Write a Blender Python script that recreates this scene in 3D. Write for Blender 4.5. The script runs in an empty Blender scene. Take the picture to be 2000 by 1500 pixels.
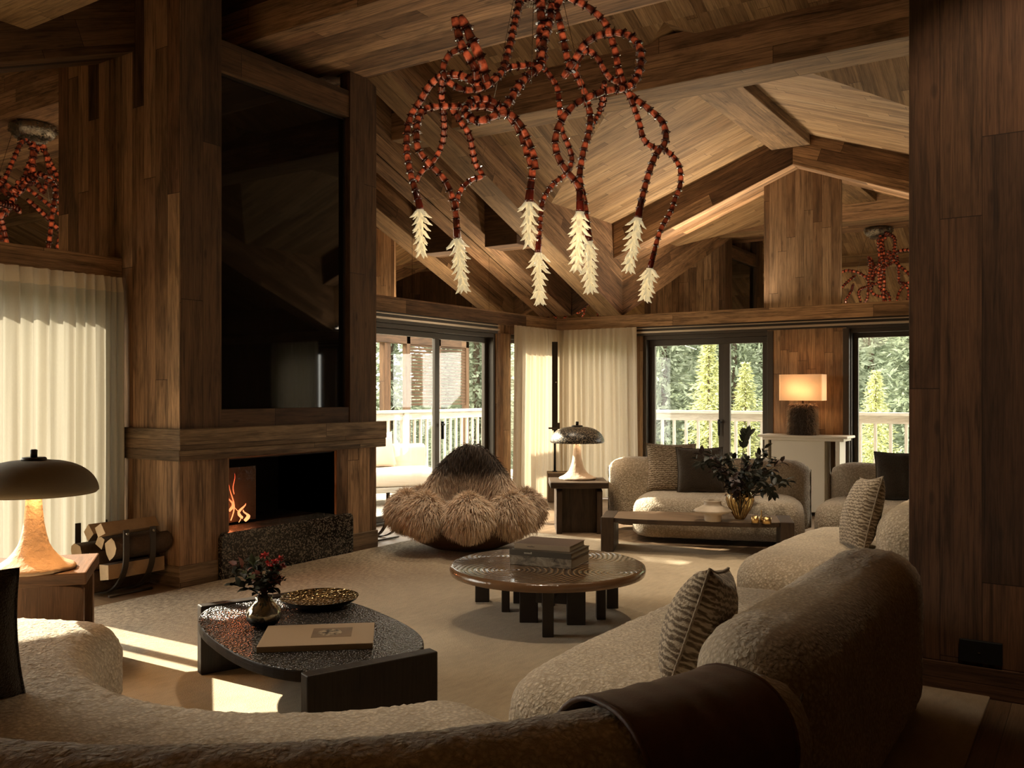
import bpy, bmesh, math, random
from math import sin, cos, pi, radians, sqrt, atan2, hypot
from mathutils import Vector, Matrix, noise

random.seed(7)
S = bpy.context.scene
COL = S.collection
R_ = random.Random(11)

# ------------------------------------------------------------------ camera, sky, sun, exposure
YAW = atan2(1150, 1755)
cam_d = bpy.data.cameras.new('camera')
cam = bpy.data.objects.new('camera', cam_d)
COL.objects.link(cam)
cam.location = (0, 0, 1.5)
cam.rotation_euler = (pi / 2, 0, YAW - pi / 2)
cam_d.sensor_width = 36
cam_d.lens = 1755 / 2000 * 36
cam_d.shift_y = .009
cam_d.clip_start = .05
cam_d.clip_end = 400
S.camera = cam

world = bpy.data.worlds.new('sky')
S.world = world
world.use_nodes = True
bg = world.node_tree.nodes['Background']
bg.inputs[0].default_value = (1.0, .95, .86, 1)
bg.inputs[1].default_value = 2.2

sun_d = bpy.data.lights.new('sun', 'SUN')
sun_d.energy = 5.6
sun_d.angle = radians(.6)
sun_d.color = (1, .88, .70)
sun = bpy.data.objects.new('sun', sun_d)
COL.objects.link(sun)
sun.rotation_euler = Vector((.03, -.87, -.487)).to_track_quat('-Z', 'Y').to_euler()

def lamp(name, kind, loc, energy, color, size=.1, rot=None, size_y=None, spot=None, blend=.6):
    d = bpy.data.lights.new(name, kind)
    d.energy = energy
    d.color = color
    if kind == 'AREA':
        d.shape = 'RECTANGLE'
        d.size = size
        d.size_y = size_y or size
    elif kind in ('POINT', 'SPOT'):
        d.shadow_soft_size = size
    if kind == 'SPOT':
        d.spot_size = spot
        d.spot_blend = blend
    o = bpy.data.objects.new(name, d)
    COL.objects.link(o)
    o.location = loc
    if rot is not None:
        o.rotation_euler = Vector(rot).to_track_quat('-Z', 'Y').to_euler()
    return o

WARM = (1, .62, .30)
# LED coves standing on the beams that run around the room, shining up at the pine boards
lamp('cove_light', 'AREA', (11.40, 4.3, 2.63), 12, (1, .82, .6), 1.0, (-.25, 0, 1), .06)
lamp('cove_light', 'AREA', (9.6, 6.66, 2.63), 9, (1, .82, .58), .06, (0, -.35, 1), 2.6)
lamp('cove_light', 'AREA', (11.40, 1.7, 2.63), 4, (1, .82, .6), 1.6, (-.25, 0, 1), .06)
# unseen fill spots added under the beams to brighten the room
lamp('fill_spot', 'SPOT', (5.9, 1.6, 4.53), 45, (1, .78, .52), .03, (0.1, .1, -1), radians(80), .9)
for q in ((5.9, 4.4, 4.53), (7.72, 1.7, 4.25), (7.72, 3.4, 4.25), (7.72, 5.2, 4.25), (3.3, 2.4, 4.11)):
    lamp('fill_spot', 'SPOT', q, 55, (1, .82, .60), .12, (0, 0, -1), radians(105), 1)
# unseen fill spot added above the camera to brighten the dark pier
lamp('fill_spot', 'SPOT', (3.27, -.1, 4.12), 45, (1, .74, .5), .05, (1.7, .35, -1.7), radians(75), 1)

S.view_settings.view_transform = 'Standard'
S.view_settings.look = 'None'
S.view_settings.gamma = 1
S.view_settings.exposure = 2.15
S.view_settings.use_curve_mapping = False
S.cycles.use_denoising = True
S.cycles.max_bounces = 9
S.cycles.diffuse_bounces = 4
S.cycles.glossy_bounces = 4
S.cycles.transparent_max_bounces = 12
S.cycles.sample_clamp_indirect = 6
S.cycles.caustics_reflective = False
S.cycles.caustics_refractive = False

# light portals in the three openings (sampling aids for the sky only)
def portal(loc, rot, a, b):
    o = lamp('portal', 'AREA', loc, 1, (1, 1, 1), a, rot, b)
    o.data.cycles.is_portal = True
portal((2.4, 6.9, 1.15), (0, -1, 0), 3.8, 2.3)
portal((9.2, 6.9, 1.15), (0, -1, 0), 4.4, 2.3)
portal((11.65, 5.1, 1.15), (-1, 0, 0), 3.0, 2.3)
portal((11.65, 1.0, 1.15), (-1, 0, 0), 3.2, 2.3)

# ------------------------------------------------------------------ node helpers
class G:
    def __init__(s, name):
        s.m = bpy.data.materials.new(name)
        s.m.use_nodes = True
        s.t = s.m.node_tree
        s.t.nodes.clear()
        s.out = s.t.nodes.new('ShaderNodeOutputMaterial')
    def n(s, typ, ins=None, **at):
        nd = s.t.nodes.new('ShaderNode' + typ)
        for k, v in at.items():
            setattr(nd, k, v)
        for k, v in (ins or {}).items():
            i = nd.inputs[k]
            if hasattr(v, 'default_value') or isinstance(v, bpy.types.NodeSocket):
                s.t.links.new(v, i)
            else:
                i.default_value = v
        return nd
    def math(s, op, a, b=0, c=0):
        return s.n('Math', {0: a, 1: b, 2: c}, operation=op).outputs[0]
    def mix(s, fac, a, b, blend='MIX'):
        nd = s.t.nodes.new('ShaderNodeMix')
        nd.data_type = 'RGBA'
        nd.blend_type = blend
        for i, v in ((0, fac), (6, a), (7, b)):
            if isinstance(v, bpy.types.NodeSocket):
                s.t.links.new(v, nd.inputs[i])
            else:
                nd.inputs[i].default_value = v if i == 0 else (*v[:3], 1)
        return nd.outputs[2]
    def ramp(s, fac, stops):
        nd = s.t.nodes.new('ShaderNodeValToRGB')
        e = nd.color_ramp.elements
        while len(e) < len(stops):
            e.new(.5)
        for el, (p, c) in zip(e, stops):
            el.position = p
            el.color = (*c[:3], 1) if hasattr(c, '__len__') else (c, c, c, 1)
        s.t.links.new(fac, nd.inputs[0])
        return nd.outputs[0]
    def noise(s, vec, scale, detail=2, rough=.5, dist=0):
        return s.n('TexNoise', {'Vector': vec, 'Scale': scale, 'Detail': detail, 'Roughness': rough, 'Distortion': dist}).outputs[0]
    def obj(s):
        return s.n('TexCoord').outputs['Object']
    def mapv(s, vec, scale=(1, 1, 1), loc=(0, 0, 0), rot=(0, 0, 0)):
        return s.n('Mapping', {0: vec, 1: loc, 2: rot, 3: scale}).outputs[0]
    def bump(s, h, strength=.3, dist=.01):
        return s.n('Bump', {'Strength': strength, 'Distance': dist, 'Height': h}).outputs[0]
    def pbr(s, color, rough=.6, metal=0, normal=None, **kw):
        ins = {'Roughness': rough, 'Metallic': metal}
        ins['Base Color'] = color if isinstance(color, bpy.types.NodeSocket) else (*color[:3], 1)
        if normal is not None:
            ins['Normal'] = normal
        for k, v in kw.items():
            ins[k.replace('_', ' ')] = v
        p = s.n('BsdfPrincipled', ins)
        s.t.links.new(p.outputs[0], s.out.inputs[0])
        return p
    def fin(s, sh):
        s.t.links.new(sh, s.out.inputs[0])
        return s.m

def mul(c, k):
    return tuple(x * k for x in c)

def up(t, k):
    return [mul(c, k) for c in t]

def wood(name, tones, pw=.14, pl=2.2, rough=.7, grain=.5, gap=.012, patch=.5, bump=.35, coat=0, knots=.5):
    """boards laid along U, pw wide and about pl long; tones = list of board colours"""
    g = G(name)
    uv = g.n('UVMap').outputs[0]
    sp = g.n('SeparateXYZ', {0: uv})
    u, v = sp.outputs[0], sp.outputs[1]
    if pw:
        row = g.math('FLOOR', g.math('DIVIDE', v, pw))
        r1 = g.n('TexWhiteNoise', {'W': row}, noise_dimensions='1D').outputs[0]
        uu = g.math('ADD', g.math('DIVIDE', u, pl), g.math('MULTIPLY', r1, 7.31))
        cell = g.math('FLOOR', uu)
        idv = g.n('CombineXYZ', {0: row, 1: cell, 2: 0.0}).outputs[0]
        rid = g.n('TexWhiteNoise', {'Vector': idv}, noise_dimensions='3D').outputs[0]
    else:
        rid = g.noise(g.mapv(uv, (.25, 1.2, 1)), 1.0, 2)
        row = rid
    base = g.ramp(rid, [(i / max(1, len(tones) - 1), t) for i, t in enumerate(tones)])
    gv = g.n('CombineXYZ', {0: g.math('MULTIPLY', u, 1.3), 1: g.math('MULTIPLY', v, 34), 2: g.math('MULTIPLY', rid, 37)}).outputs[0]
    n1 = g.noise(gv, 1.0, 5, .65, .9)
    fv = g.n('CombineXYZ', {0: g.math('MULTIPLY', u, 6), 1: g.math('MULTIPLY', v, 210), 2: g.math('MULTIPLY', rid, 11)}).outputs[0]
    n2 = g.noise(fv, 1.0, 3, .6)
    pv = g.n('CombineXYZ', {0: g.math('MULTIPLY', u, 1.1), 1: g.math('MULTIPLY', v, 5), 2: g.math('MULTIPLY', rid, 23)}).outputs[0]
    n3 = g.noise(pv, 1.4, 4, .65, .4)
    kv = g.n('CombineXYZ', {0: g.math('MULTIPLY', u, 3.2), 1: g.math('MULTIPLY', v, 8.5), 2: g.math('MULTIPLY', rid, 5)}).outputs[0]
    kn = g.n('TexVoronoi', {'Vector': kv, 'Scale': .8, 'Randomness': 1.0}).outputs[0]
    k1 = g.ramp(kn, [(.0, 1.0), (.07, .8), (.13, 0.0)])
    gr = g.ramp(n1, [(.28, 1 - grain), (.5, 1.0), (.72, 1 + grain * .35)])
    c = g.mix(1, base, gr, 'MULTIPLY')
    c = g.mix(1, c, g.ramp(n2, [(.3, 1 - grain * .55), (.6, 1.08)]), 'MULTIPLY')
    c = g.mix(1, c, g.ramp(n3, [(.28, 1 - patch), (.55, 1.0), (.8, 1 + patch * .25)]), 'MULTIPLY')
    if knots:
        c = g.mix(g.math('MULTIPLY', k1, knots), c, mul(tones[0], .25))
    h = g.math('ADD', g.math('MULTIPLY', n1, .6), g.math('MULTIPLY', n2, .5))
    if pw:
        fr = g.math('ABSOLUTE', g.math('SUBTRACT', g.math('FRACT', g.math('DIVIDE', v, pw)), .5))
        ga = g.math('GREATER_THAN', fr, .5 - gap)
        fe = g.math('ABSOLUTE', g.math('SUBTRACT', g.math('FRACT', uu), .5))
        gb = g.math('GREATER_THAN', fe, .5 - .0025 / pl)
        gp = g.math('MAXIMUM', ga, gb)
        c = g.mix(g.math('MULTIPLY', gp, .75), c, mul(tones[0], .12))
        h = g.math('SUBTRACT', h, g.math('MULTIPLY', gp, 1.2))
    g.pbr(c, rough, 0, g.bump(h, bump, .006), Specular_IOR_Level=.3, Coat_Weight=coat, Coat_Roughness=.15)
    return g.m

OLD = wood('old_barn_boards', up([(.085, .046, .024), (.16, .092, .048), (.23, .138, .074), (.30, .185, .102), (.13, .068, .036)], 1.75), .15, 2.6, .75, .72, .012, .62)
GREY = wood('weathered_grey_boards', up([(.10, .065, .038), (.17, .115, .068), (.23, .16, .095), (.15, .09, .05)], 1.4), .16, 2.0, .8, .72, .01, .6)
DARK = wood('dark_beam_boards', up([(.055, .029, .015), (.085, .046, .023), (.12, .066, .032)], 1.35), .20, 3.0, .75, .62, .008, .55)
BEAM = wood('pine_beam_boards', up([(.17, .105, .052), (.24, .15, .076), (.30, .195, .10)], 1.15), .16, 2.4, .75, .62, .01, .5)
PINE = wood('pale_pine_boards', [(.22, .13, .062), (.34, .215, .105), (.42, .275, .14), (.29, .175, .085), (.47, .32, .175)], .10, 1.9, .7, .58, .012, .42)
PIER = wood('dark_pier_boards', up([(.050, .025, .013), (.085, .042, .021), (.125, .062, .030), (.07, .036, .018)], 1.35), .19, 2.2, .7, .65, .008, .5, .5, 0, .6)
PANEL = wood('warm_pine_panel', [(.20, .112, .056), (.30, .18, .095), (.39, .25, .14), (.25, .142, .072)], .11, 1.7, .7, .58, .012, .45)
FLOORW = wood('oak_floor_boards', [(.17, .105, .06), (.23, .15, .088), (.28, .19, .115)], .18, 2.4, .5, .35, .008, .25, .15)
TABLEW = wood('dark_oak', [(.020, .013, .008), (.034, .022, .013)], 0, 1, .5, .5, 0, .3, .4, 0, 0)
BROWNW = wood('brown_oak', [(.19, .12, .07), (.26, .17, .10)], 0, 1, .55, .45, 0, .3, .35, 0, 0)
DKWAL = wood('dark_walnut', [(.045, .027, .015), (.075, .046, .026)], 0, 1, .5, .5, 0, .35, .35, 0, 0)
WARMW = wood('walnut', [(.13, .066, .034), (.20, .105, .055)], 0, 1, .5, .45, 0, .3, .35, 0, 0)
DECKW = wood('grey_deck_boards', [(.36, .33, .28), (.46, .42, .36)], .14, 3, .8, .3, .02, .2)
RAILW = wood('pale_grey_rail', [(.44, .41, .355), (.54, .50, .43)], 0, 3, .8, .3, .02, .2, .2, 0, 0)

def plain(name, col, rough=.5, metal=0, bump=0, bscale=60, var=0, **kw):
    g = G(name)
    o = g.obj()
    c = col
    nm = None
    if var:
        c = g.mix(g.noise(o, bscale * .25, 4), mul(col, 1 - var), mul(col, 1 + var))
    if bump:
        nm = g.bump(g.noise(o, bscale, 4, .6), bump, .01)
    g.pbr(c, rough, metal, nm, **kw)
    return g.m

def boucle(name, c1, c2, sc=75):
    g = G(name)
    o = g.obj()
    v = g.n('TexVoronoi', {'Vector': o, 'Scale': sc}).outputs[0]
    n = g.noise(o, sc * .8, 3, .6, 1.5)
    h = g.math('ADD', g.math('MULTIPLY', v, -.7), n)
    c = g.mix(g.ramp(h, [(.05, 0.0), (.55, 1.0)]), c1, c2)
    c = g.mix(1, c, g.ramp(g.noise(o, 5, 3), [(.3, .88), (.7, 1.06)]), 'MULTIPLY')
    g.pbr(c, .95, 0, g.bump(h, .6, .02), Sheen_Weight=.35, Sheen_Roughness=.5, Specular_IOR_Level=.1)
    return g.m

BOUCLE = boucle('cream_boucle', (.46, .37, .26), (.78, .67, .51), 58)
BROWNBC = boucle('brown_chenille', (.045, .031, .018), (.085, .06, .035), 140)

def ikat(name):
    g = G(name)
    uv = g.n('UVMap').outputs[0]
    w = g.n('TexWave', {'Vector': g.mapv(uv, (1, 1, 1)), 'Scale': 13.0, 'Distortion': 7, 'Detail': 2.5, 'Detail Scale': 2.6, 'Detail Roughness': .65}, bands_direction='Y').outputs[1]
    n = g.noise(g.mapv(uv, (80, 130, 1)), 1, 3, .7)
    f = g.math('ADD', g.math('MULTIPLY', w, .7), g.math('MULTIPLY', g.math('SUBTRACT', n, .5), 1.1))
    c = g.ramp(f, [(.05, (.15, .105, .064)), (.36, (.30, .225, .148)), (.55, (.52, .42, .30)), (.9, (.62, .52, .385))])
    g.pbr(c, .95, 0, g.bump(g.noise(g.obj(), 170, 3), .6, .012), Sheen_Weight=.3, Specular_IOR_Level=.1)
    return g.m
IKAT = ikat('woven_zigzag_fabric')

def rugmat():
    g = G('distressed_rug')
    o = g.obj()
    a = g.noise(o, 1.1, 5, .6, .6)
    b = g.noise(g.mapv(o, (3, 9, 1)), 3, 4, .7)
    d = g.noise(g.mapv(o, (14, 40, 1)), 1.5, 4, .7)
    c = g.ramp(a, [(.3, (.40, .31, .205)), (.55, (.50, .40, .27)), (.75, (.57, .465, .325))])
    c = g.mix(1, c, g.ramp(b, [(.3, .86), (.7, 1.08)]), 'MULTIPLY')
    # a worn band with broken dark flecks along the hearth edge of the rug
    y = g.n('SeparateXYZ', {0: o}).outputs[1]
    band = g.ramp(y, [(.0, 0.0), (1, 1.0)])
    bm = g.n('MapRange', {0: y, 1: 1.0, 2: 2.4, 3: 0.0, 4: 1.0}).outputs[0]
    flek = g.math('MULTIPLY', g.ramp(g.math('ADD', d, g.math('MULTIPLY', b, .25)), [(.58, 0.0), (.66, 1.0)]), bm)
    c = g.mix(g.math('MULTIPLY', flek, .7), c, (.09, .055, .03))
    g.pbr(c, .95, 0, g.bump(g.noise(o, 160, 3), .5, .01), Sheen_Weight=.2, Specular_IOR_Level=.05)
    return g.m
RUG = rugmat()

def curtain_mat(name, col, trans=.55, sheer=.0):
    g = G(name)
    o = g.obj()
    wv = g.noise(g.mapv(o, (320, 320, 40)), 1, 2)
    c = g.mix(wv, mul(col, .9), mul(col, 1.05))
    d = g.n('BsdfDiffuse', {0: c})
    t = g.n('BsdfTranslucent', {0: c})
    m = g.n('MixShader', {0: trans, 1: d.outputs[0], 2: t.outputs[0]})
    if sheer:
        tr = g.n('BsdfTransparent', {0: (.95, .93, .88, 1)})
        m = g.n('MixShader', {0: sheer, 1: m.outputs[0], 2: tr.outputs[0]})
    return g.fin(m.outputs[0])
CURT = curtain_mat('cream_linen', (.68, .58, .44), .30)
SHEER = curtain_mat('sheer_linen', (.52, .48, .40), .20)

def glassmat():
    g = G('window_glass')
    lw = g.n('LayerWeight', {0: .12})
    tr = g.n('BsdfTransparent', {0: (.93, .94, .92, 1)})
    gl = g.n('BsdfGlossy', {0: (1, 1, 1, 1), 'Roughness': .0})
    f = g.math('ADD', g.math('MULTIPLY', lw.outputs[0], .55), .03)
    m = g.n('MixShader', {0: f, 1: tr.outputs[0], 2: gl.outputs[0]})
    return g.fin(m.outputs[0])
GLASS = glassmat()
MIRROR = plain('mirror_glass', (.80, .74, .66), .0, 1)
TVGLASS = plain('smoked_black_glass', (.004, .0035, .003), .03, 0, Specular_IOR_Level=.42)
BRONZE = plain('dark_bronze_metal', (.055, .042, .03), .45, .6)
BLACK = plain('black_metal', (.012, .010, .009), .4, .5)
TRIMM = plain('pale_metal_track', (.42, .33, .24), .35, .7)
GOLD = plain('brushed_gold', (.62, .42, .18), .28, 1)
WHITEP = plain('warm_white_lacquer', (.60, .53, .42), .45)
LEATHER = plain('tan_leather', (.12, .058, .032), .58, 0, .25, 160, .25)
LEATHD = plain('chestnut_leather', (.075, .034, .018), .45, 0, .2, 160, .25)
CREAMC = plain('outdoor_cream_canvas', (.72, .64, .54), .9)
BLACKIN = plain('soot_black', (.006, .005, .004), .8)
PLASTIC = plain('black_plastic', (.008, .008, .008), .5)
SWITCHM = plain('taupe_switch_plate', (.20, .14, .09), .5)
CERAMIC = plain('marbled_ceramic', (.46, .37, .27), .55, 0, .1, 30, .35)
PLASTER = plain('rough_plaster', (.52, .36, .235), .85, 0, .9, 34, .18)
PLASTER2 = plain('rough_cream_plaster', (.62, .48, .35), .85, 0, .9, 34, .15)
SHADE1 = plain('olive_taupe_shade', (.20, .155, .095), .7, 0, .25, 20, .15)

def granite(name, a, b, sc, rough=.25):
    g = G(name)
    o = g.obj()
    v = g.n('TexVoronoi', {'Vector': o, 'Scale': sc}).outputs[1]
    bw = g.n('SeparateColor', {0: v}).outputs[0]
    c = g.ramp(bw, [(.0, mul(a, .5)), (.55, a), (.75, mul(b, .6)), (1, b)])
    g.pbr(c, rough, 0, g.bump(bw, .08, .004))
    return g.m
GRANITE = granite('speckled_granite', (.018, .016, .013), (.20, .175, .14), 95)
g = G('pebbled_black_lacquer')
o_ = g.obj()
v_ = g.n('TexVoronoi', {'Vector': o_, 'Scale': 85}).outputs[0]
g.pbr(g.mix(g.ramp(v_, [(.2, 0.0), (.7, 1.0)]), (.035, .026, .019), (.006, .0045, .0035)), .26, 0, g.bump(v_, .9, .012), Specular_IOR_Level=.5)
PEBBLE = g.m
SPECK = granite('black_speckled_shade', (.012, .010, .008), (.42, .34, .24), 120, .35)

def ringwood():
    """varnished burl slices: fine raised growth rings around two hearts"""
    g = G('resin_ring_top')
    o = g.obj()
    nz = g.n('TexNoise', {'Vector': o, 'Scale': 3.0, 'Detail': 2.0}).outputs[1]
    ds = []
    for c in ((-.30, .08), (.33, .02), (.02, .45), (-.02, -.5)):
        p = g.mapv(o, (1, 1, 0), (-c[0], -c[1], 0))
        l = g.n('VectorMath', {0: p}, operation='LENGTH').outputs['Value']
        ds.append(l)
    d = ds[0]
    for e in ds[1:]:
        d = g.math('MINIMUM', d, e)
    d = g.math('ADD', d, g.math('MULTIPLY', g.noise(o, 4, 3), .05))
    w = g.math('SINE', g.math('MULTIPLY', d, 185))
    c = g.ramp(g.math('MULTIPLY_ADD', w, .5, .5), [(.0, (.03, .014, .006)), (.45, (.14, .075, .033)), (1, (.34, .21, .105))])
    c = g.mix(g.ramp(g.noise(o, 3, 3), [(.4, 0.0), (.65, .6)]), c, (.05, .024, .011))
    g.pbr(c, .25, 0, g.bump(w, .9, .008), Coat_Weight=.3, Coat_Roughness=.06)
    return g.m
RINGW = ringwood()

def amber():
    """blown segments: glowing orange belly between dark ruby ends; U of the arm counts segments"""
    g = G('amber_red_glass')
    u = g.n('SeparateXYZ', {0: g.n('UVMap').outputs[0]}).outputs[0]
    fr = g.math('FRACT', u)
    rnd = g.n('TexWhiteNoise', {'W': g.math('FLOOR', u)}, noise_dimensions='1D').outputs[0]
    belly = g.ramp(fr, [(.06, 0.0), (.26, 1.0), (.62, .9), (.84, 0.0)])
    n = g.noise(g.obj(), 22, 3, .6)
    lw = g.n('LayerWeight', {0: .4})
    k = g.math('MULTIPLY', g.math('MULTIPLY', belly, g.ramp(rnd, [(.12, .22), (.75, 1.0)])), g.ramp(n, [(.36, .15), (.62, 1.0)]))
    c = g.mix(k, (.075, .010, .006), (.46, .085, .035))
    c = g.mix(g.math('MULTIPLY', lw.outputs[1], .8), c, (.05, .007, .004))
    p = g.pbr(c, .12, 0, g.bump(n, .2, .01), Coat_Weight=.6, Coat_Roughness=.05)
    p.inputs['Emission Color'].default_value = (1, .17, .055, 1)
    g.t.links.new(g.math('MULTIPLY', g.math('MULTIPLY', k, g.math('SUBTRACT', 1, lw.outputs[1])), .10), p.inputs['Emission Strength'])
    return g.m
AMBER = amber()
COLLAR = plain('dark_ruby_glass', (.16, .020, .012), .12, 0, .2, 40, .3, Coat_Weight=.5)
CRYSTAL = plain('lit_cream_crystal', (.72, .62, .40), .15, 0, .2, 40, 0, Coat_Weight=.5)
_p = CRYSTAL.node_tree.nodes['Principled BSDF']
_p.inputs['Emission Color'].default_value = (1, .82, .48, 1)
_p.inputs['Emission Strength'].default_value = .09
SILVER = plain('crumpled_silver_glass', (.30, .27, .22), .15, .9, 1, 40, .6)

# ------------------------------------------------------------------ mesh builder
class MB:
    def __init__(s):
        s.v, s.f, s.uv, s.mi, s.sm, s.k = [], [], [], [], [], {}
        s.rng = random.Random(3)
    def vid(s, p):
        k = (round(p[0], 5), round(p[1], 5), round(p[2], 5))
        i = s.k.get(k)
        if i is None:
            i = len(s.v)
            s.v.append(tuple(p))
            s.k[k] = i
        return i
    def fresh(s):
        s.k = {}
        return s
    def face(s, pts, g=None, mat=0, smooth=False, uvs=None):
        ids = [s.vid(p) for p in pts]
        if len(set(ids)) < 3:
            return
        if len(set(ids)) < len(ids):
            seen, ii, uu = set(), [], []
            for j, i in enumerate(ids):
                if i not in seen:
                    seen.add(i); ii.append(i)
                    if uvs: uu.append(uvs[j])
            ids = ii
            uvs = uu if uvs else None
        if uvs is None:
            if g is None:
                uvs = [(0, 0)] * len(ids)
            else:
                P = [Vector(s.v[i]) for i in ids]
                n = Vector((0, 0, 0))
                for a in range(len(P)):
                    p, q = P[a], P[(a + 1) % len(P)]
                    n += Vector(((p.y - q.y) * (p.z + q.z), (p.z - q.z) * (p.x + q.x), (p.x - q.x) * (p.y + q.y)))
                n.normalize()
                gg = Vector(g)
                gg = gg - n * gg.dot(n)
                if gg.length < .2:
                    gg = Vector((-n.y, n.x, 0)) if abs(n.z) < .8 else Vector((1, 0, 0))
                gg.normalize()
                h = n.cross(gg)
                ou, ov = s.rng.random() * 9, s.rng.randrange(40) * .6
                c0 = P[0]
                uvs = [((p - c0).dot(gg) + ou, (p - c0).dot(h) + ov) for p in P]
        s.f.append(ids); s.uv.append(uvs); s.mi.append(mat); s.sm.append(smooth)
    def box(s, lo, hi, g=(1, 0, 0), mat=0, M=None):
        s.fresh()
        x0, y0, z0 = lo; x1, y1, z1 = hi
        c = [Vector((x, y, z)) for x in (x0, x1) for y in (y0, y1) for z in (z0, z1)]
        g = Vector(g)
        if M:
            c = [M @ p for p in c]
            g = M.to_3x3() @ g
        for q in ((0, 1, 3, 2), (4, 6, 7, 5), (0, 4, 5, 1), (2, 3, 7, 6), (0, 2, 6, 4), (1, 5, 7, 3)):
            s.face([c[i] for i in q], g, mat)
        return s
    def prism(s, poly, vec, g=(1, 0, 0), mat=0, smooth=False, caps=True, gcap=None):
        s.fresh()
        vec = Vector(vec)
        a = [Vector(p) for p in poly]
        b = [p + vec for p in a]
        n = len(a)
        # make the outline face away from the extrusion
        nn = Vector((0, 0, 0))
        for i in range(n):
            nn += a[i].cross(a[(i + 1) % n])
        if nn.dot(vec) > 0:
            a.reverse(); b.reverse()
        if caps:
            s.face(a, gcap or g, mat); s.face(b[::-1], gcap or g, mat)
        for i in range(n):
            j = (i + 1) % n
            s.face([a[j], a[i], b[i], b[j]], g, mat, smooth)
        return s
    def tube(s, pts, rad, n=10, mat=0, caps=True, smooth=True, flat=1.0):
        s.fresh()
        P = [Vector(p) for p in pts]
        if not hasattr(rad, '__len__'):
            rad = [rad] * len(P)
        up = None
        rings = []
        L = 0
        for i, p in enumerate(P):
            t = (P[min(i + 1, len(P) - 1)] - P[max(i - 1, 0)])
            if t.length < 1e-9:
                t = Vector((0, 0, 1))
            t.normalize()
            if up is None:
                up = t.orthogonal().normalized()
            up = (up - t * up.dot(t))
            up = up.normalized() if up.length > 1e-6 else t.orthogonal().normalized()
            sd = t.cross(up)
            if i: L += (P[i] - P[i - 1]).length
            rings.append(([p + (up * cos(a) + sd * sin(a) * flat) * rad[i] for a in [2 * pi * k / n for k in range(n)]], L))
        for (r0, l0), (r1, l1) in zip(rings, rings[1:]):
            for k in range(n):
                m = (k + 1) % n
                s.face([r0[k], r0[m], r1[m], r1[k]], None, mat, smooth, [(l0, k / n), (l0, (k + 1) / n), (l1, (k + 1) / n), (l1, k / n)])
        if caps:
            s.face(rings[0][0][::-1], None, mat)
            s.face(rings[-1][0], None, mat)
        return s
    def lathe(s, prof, n=40, c=(0, 0, 0), mat=0, smooth=True, sx=1, sy=1, wob=None):
        s.fresh()
        rings = []
        for r, z in prof:
            rr = []
            for k in range(n):
                a = 2 * pi * k / n
                q = r * (1 + (wob(a, z) if wob else 0))
                rr.append(Vector((c[0] + q * cos(a) * sx, c[1] + q * sin(a) * sy, c[2] + z)))
            rings.append(rr)
        L = 0
        for i in range(len(rings) - 1):
            l1 = L + hypot(prof[i + 1][0] - prof[i][0], prof[i + 1][1] - prof[i][1])
            for k in range(n):
                m = (k + 1) % n
                s.face([rings[i][k], rings[i][m], rings[i + 1][m], rings[i + 1][k]], None, mat, smooth, [(L, k / n), (L, (k + 1) / n), (l1, (k + 1) / n), (l1, k / n)])
            L = l1
        return s
    def build(s, name, mats, parent=None, bevel=0, loc=None, seg=2):
        me = bpy.data.meshes.new(name)
        me.from_pydata(s.v, [], s.f)
        ul = me.uv_layers.new(name='UVMap')
        fl = [c for uvs in s.uv for c in uvs]
        ul.data.foreach_set('uv', [x for c in fl for x in c])
        me.polygons.foreach_set('material_index', s.mi)
        me.polygons.foreach_set('use_smooth', s.sm)
        for m in (mats if isinstance(mats, (list, tuple)) else [mats]):
            me.materials.append(m)
        me.validate()
        o = bpy.data.objects.new(name, me)
        COL.objects.link(o)
        if parent: o.parent = parent
        if loc: o.location = loc
        if bevel:
            b = o.modifiers.new('bevel', 'BEVEL')
            b.width = bevel; b.segments = seg; b.limit_method = 'ANGLE'; b.angle_limit = radians(40)
        return o

def thing(name, label, cat, loc=(0, 0, 0), rz=0, group=None):
    o = bpy.data.objects.new(name, None)
    o.empty_display_size = .1
    COL.objects.link(o)
    o.location = loc
    o.rotation_euler = (0, 0, rz)
    o['label'] = label; o['category'] = cat
    if group: o['group'] = group
    return o

def tag(o, label, cat, group=None, kind=None):
    o['label'] = label; o['category'] = cat
    if group: o['group'] = group
    if kind: o['kind'] = kind
    return o

def struct(o, label=None):
    o['kind'] = 'structure'
    if label: o['label'] = label
    return o

def copy_tree(o, parent=None):
    c = o.copy()
    COL.objects.link(c)
    c.parent = parent
    for ch in [x for x in bpy.data.objects if x.parent == o]:
        copy_tree(ch, c)
    return c

def rz(a, loc=(0, 0, 0)):
    return Matrix.Translation(loc) @ Matrix.Rotation(a, 4, 'Z')

def lerp(a, b, t):
    return a + (b - a) * t

def catmull(pts, step):
    P = [Vector(p) for p in pts]
    out = []
    for i in range(len(P) - 1):
        p0, p1, p2, p3 = P[max(i - 1, 0)], P[i], P[i + 1], P[min(i + 2, len(P) - 1)]
        n = max(2, int((p2 - p1).length / step))
        for k in range(n):
            t = k / n
            out.append(.5 * ((2 * p1) + (p2 - p0) * t + (2 * p0 - 5 * p1 + 4 * p2 - p3) * t * t + (3 * p1 - p0 - 3 * p2 + p3) * t ** 3))
    out.append(P[-1])
    return out

def displace(o, size, strength, mid=.5, name='fuzz'):
    t = bpy.data.textures.get(name) or bpy.data.textures.new(name, 'CLOUDS')
    t.noise_scale = size
    t.noise_depth = 2
    d = o.modifiers.new('nap', 'DISPLACE')
    d.texture = t
    d.strength = strength
    d.mid_level = mid
    d.texture_coords = 'LOCAL'
    return o

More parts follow.
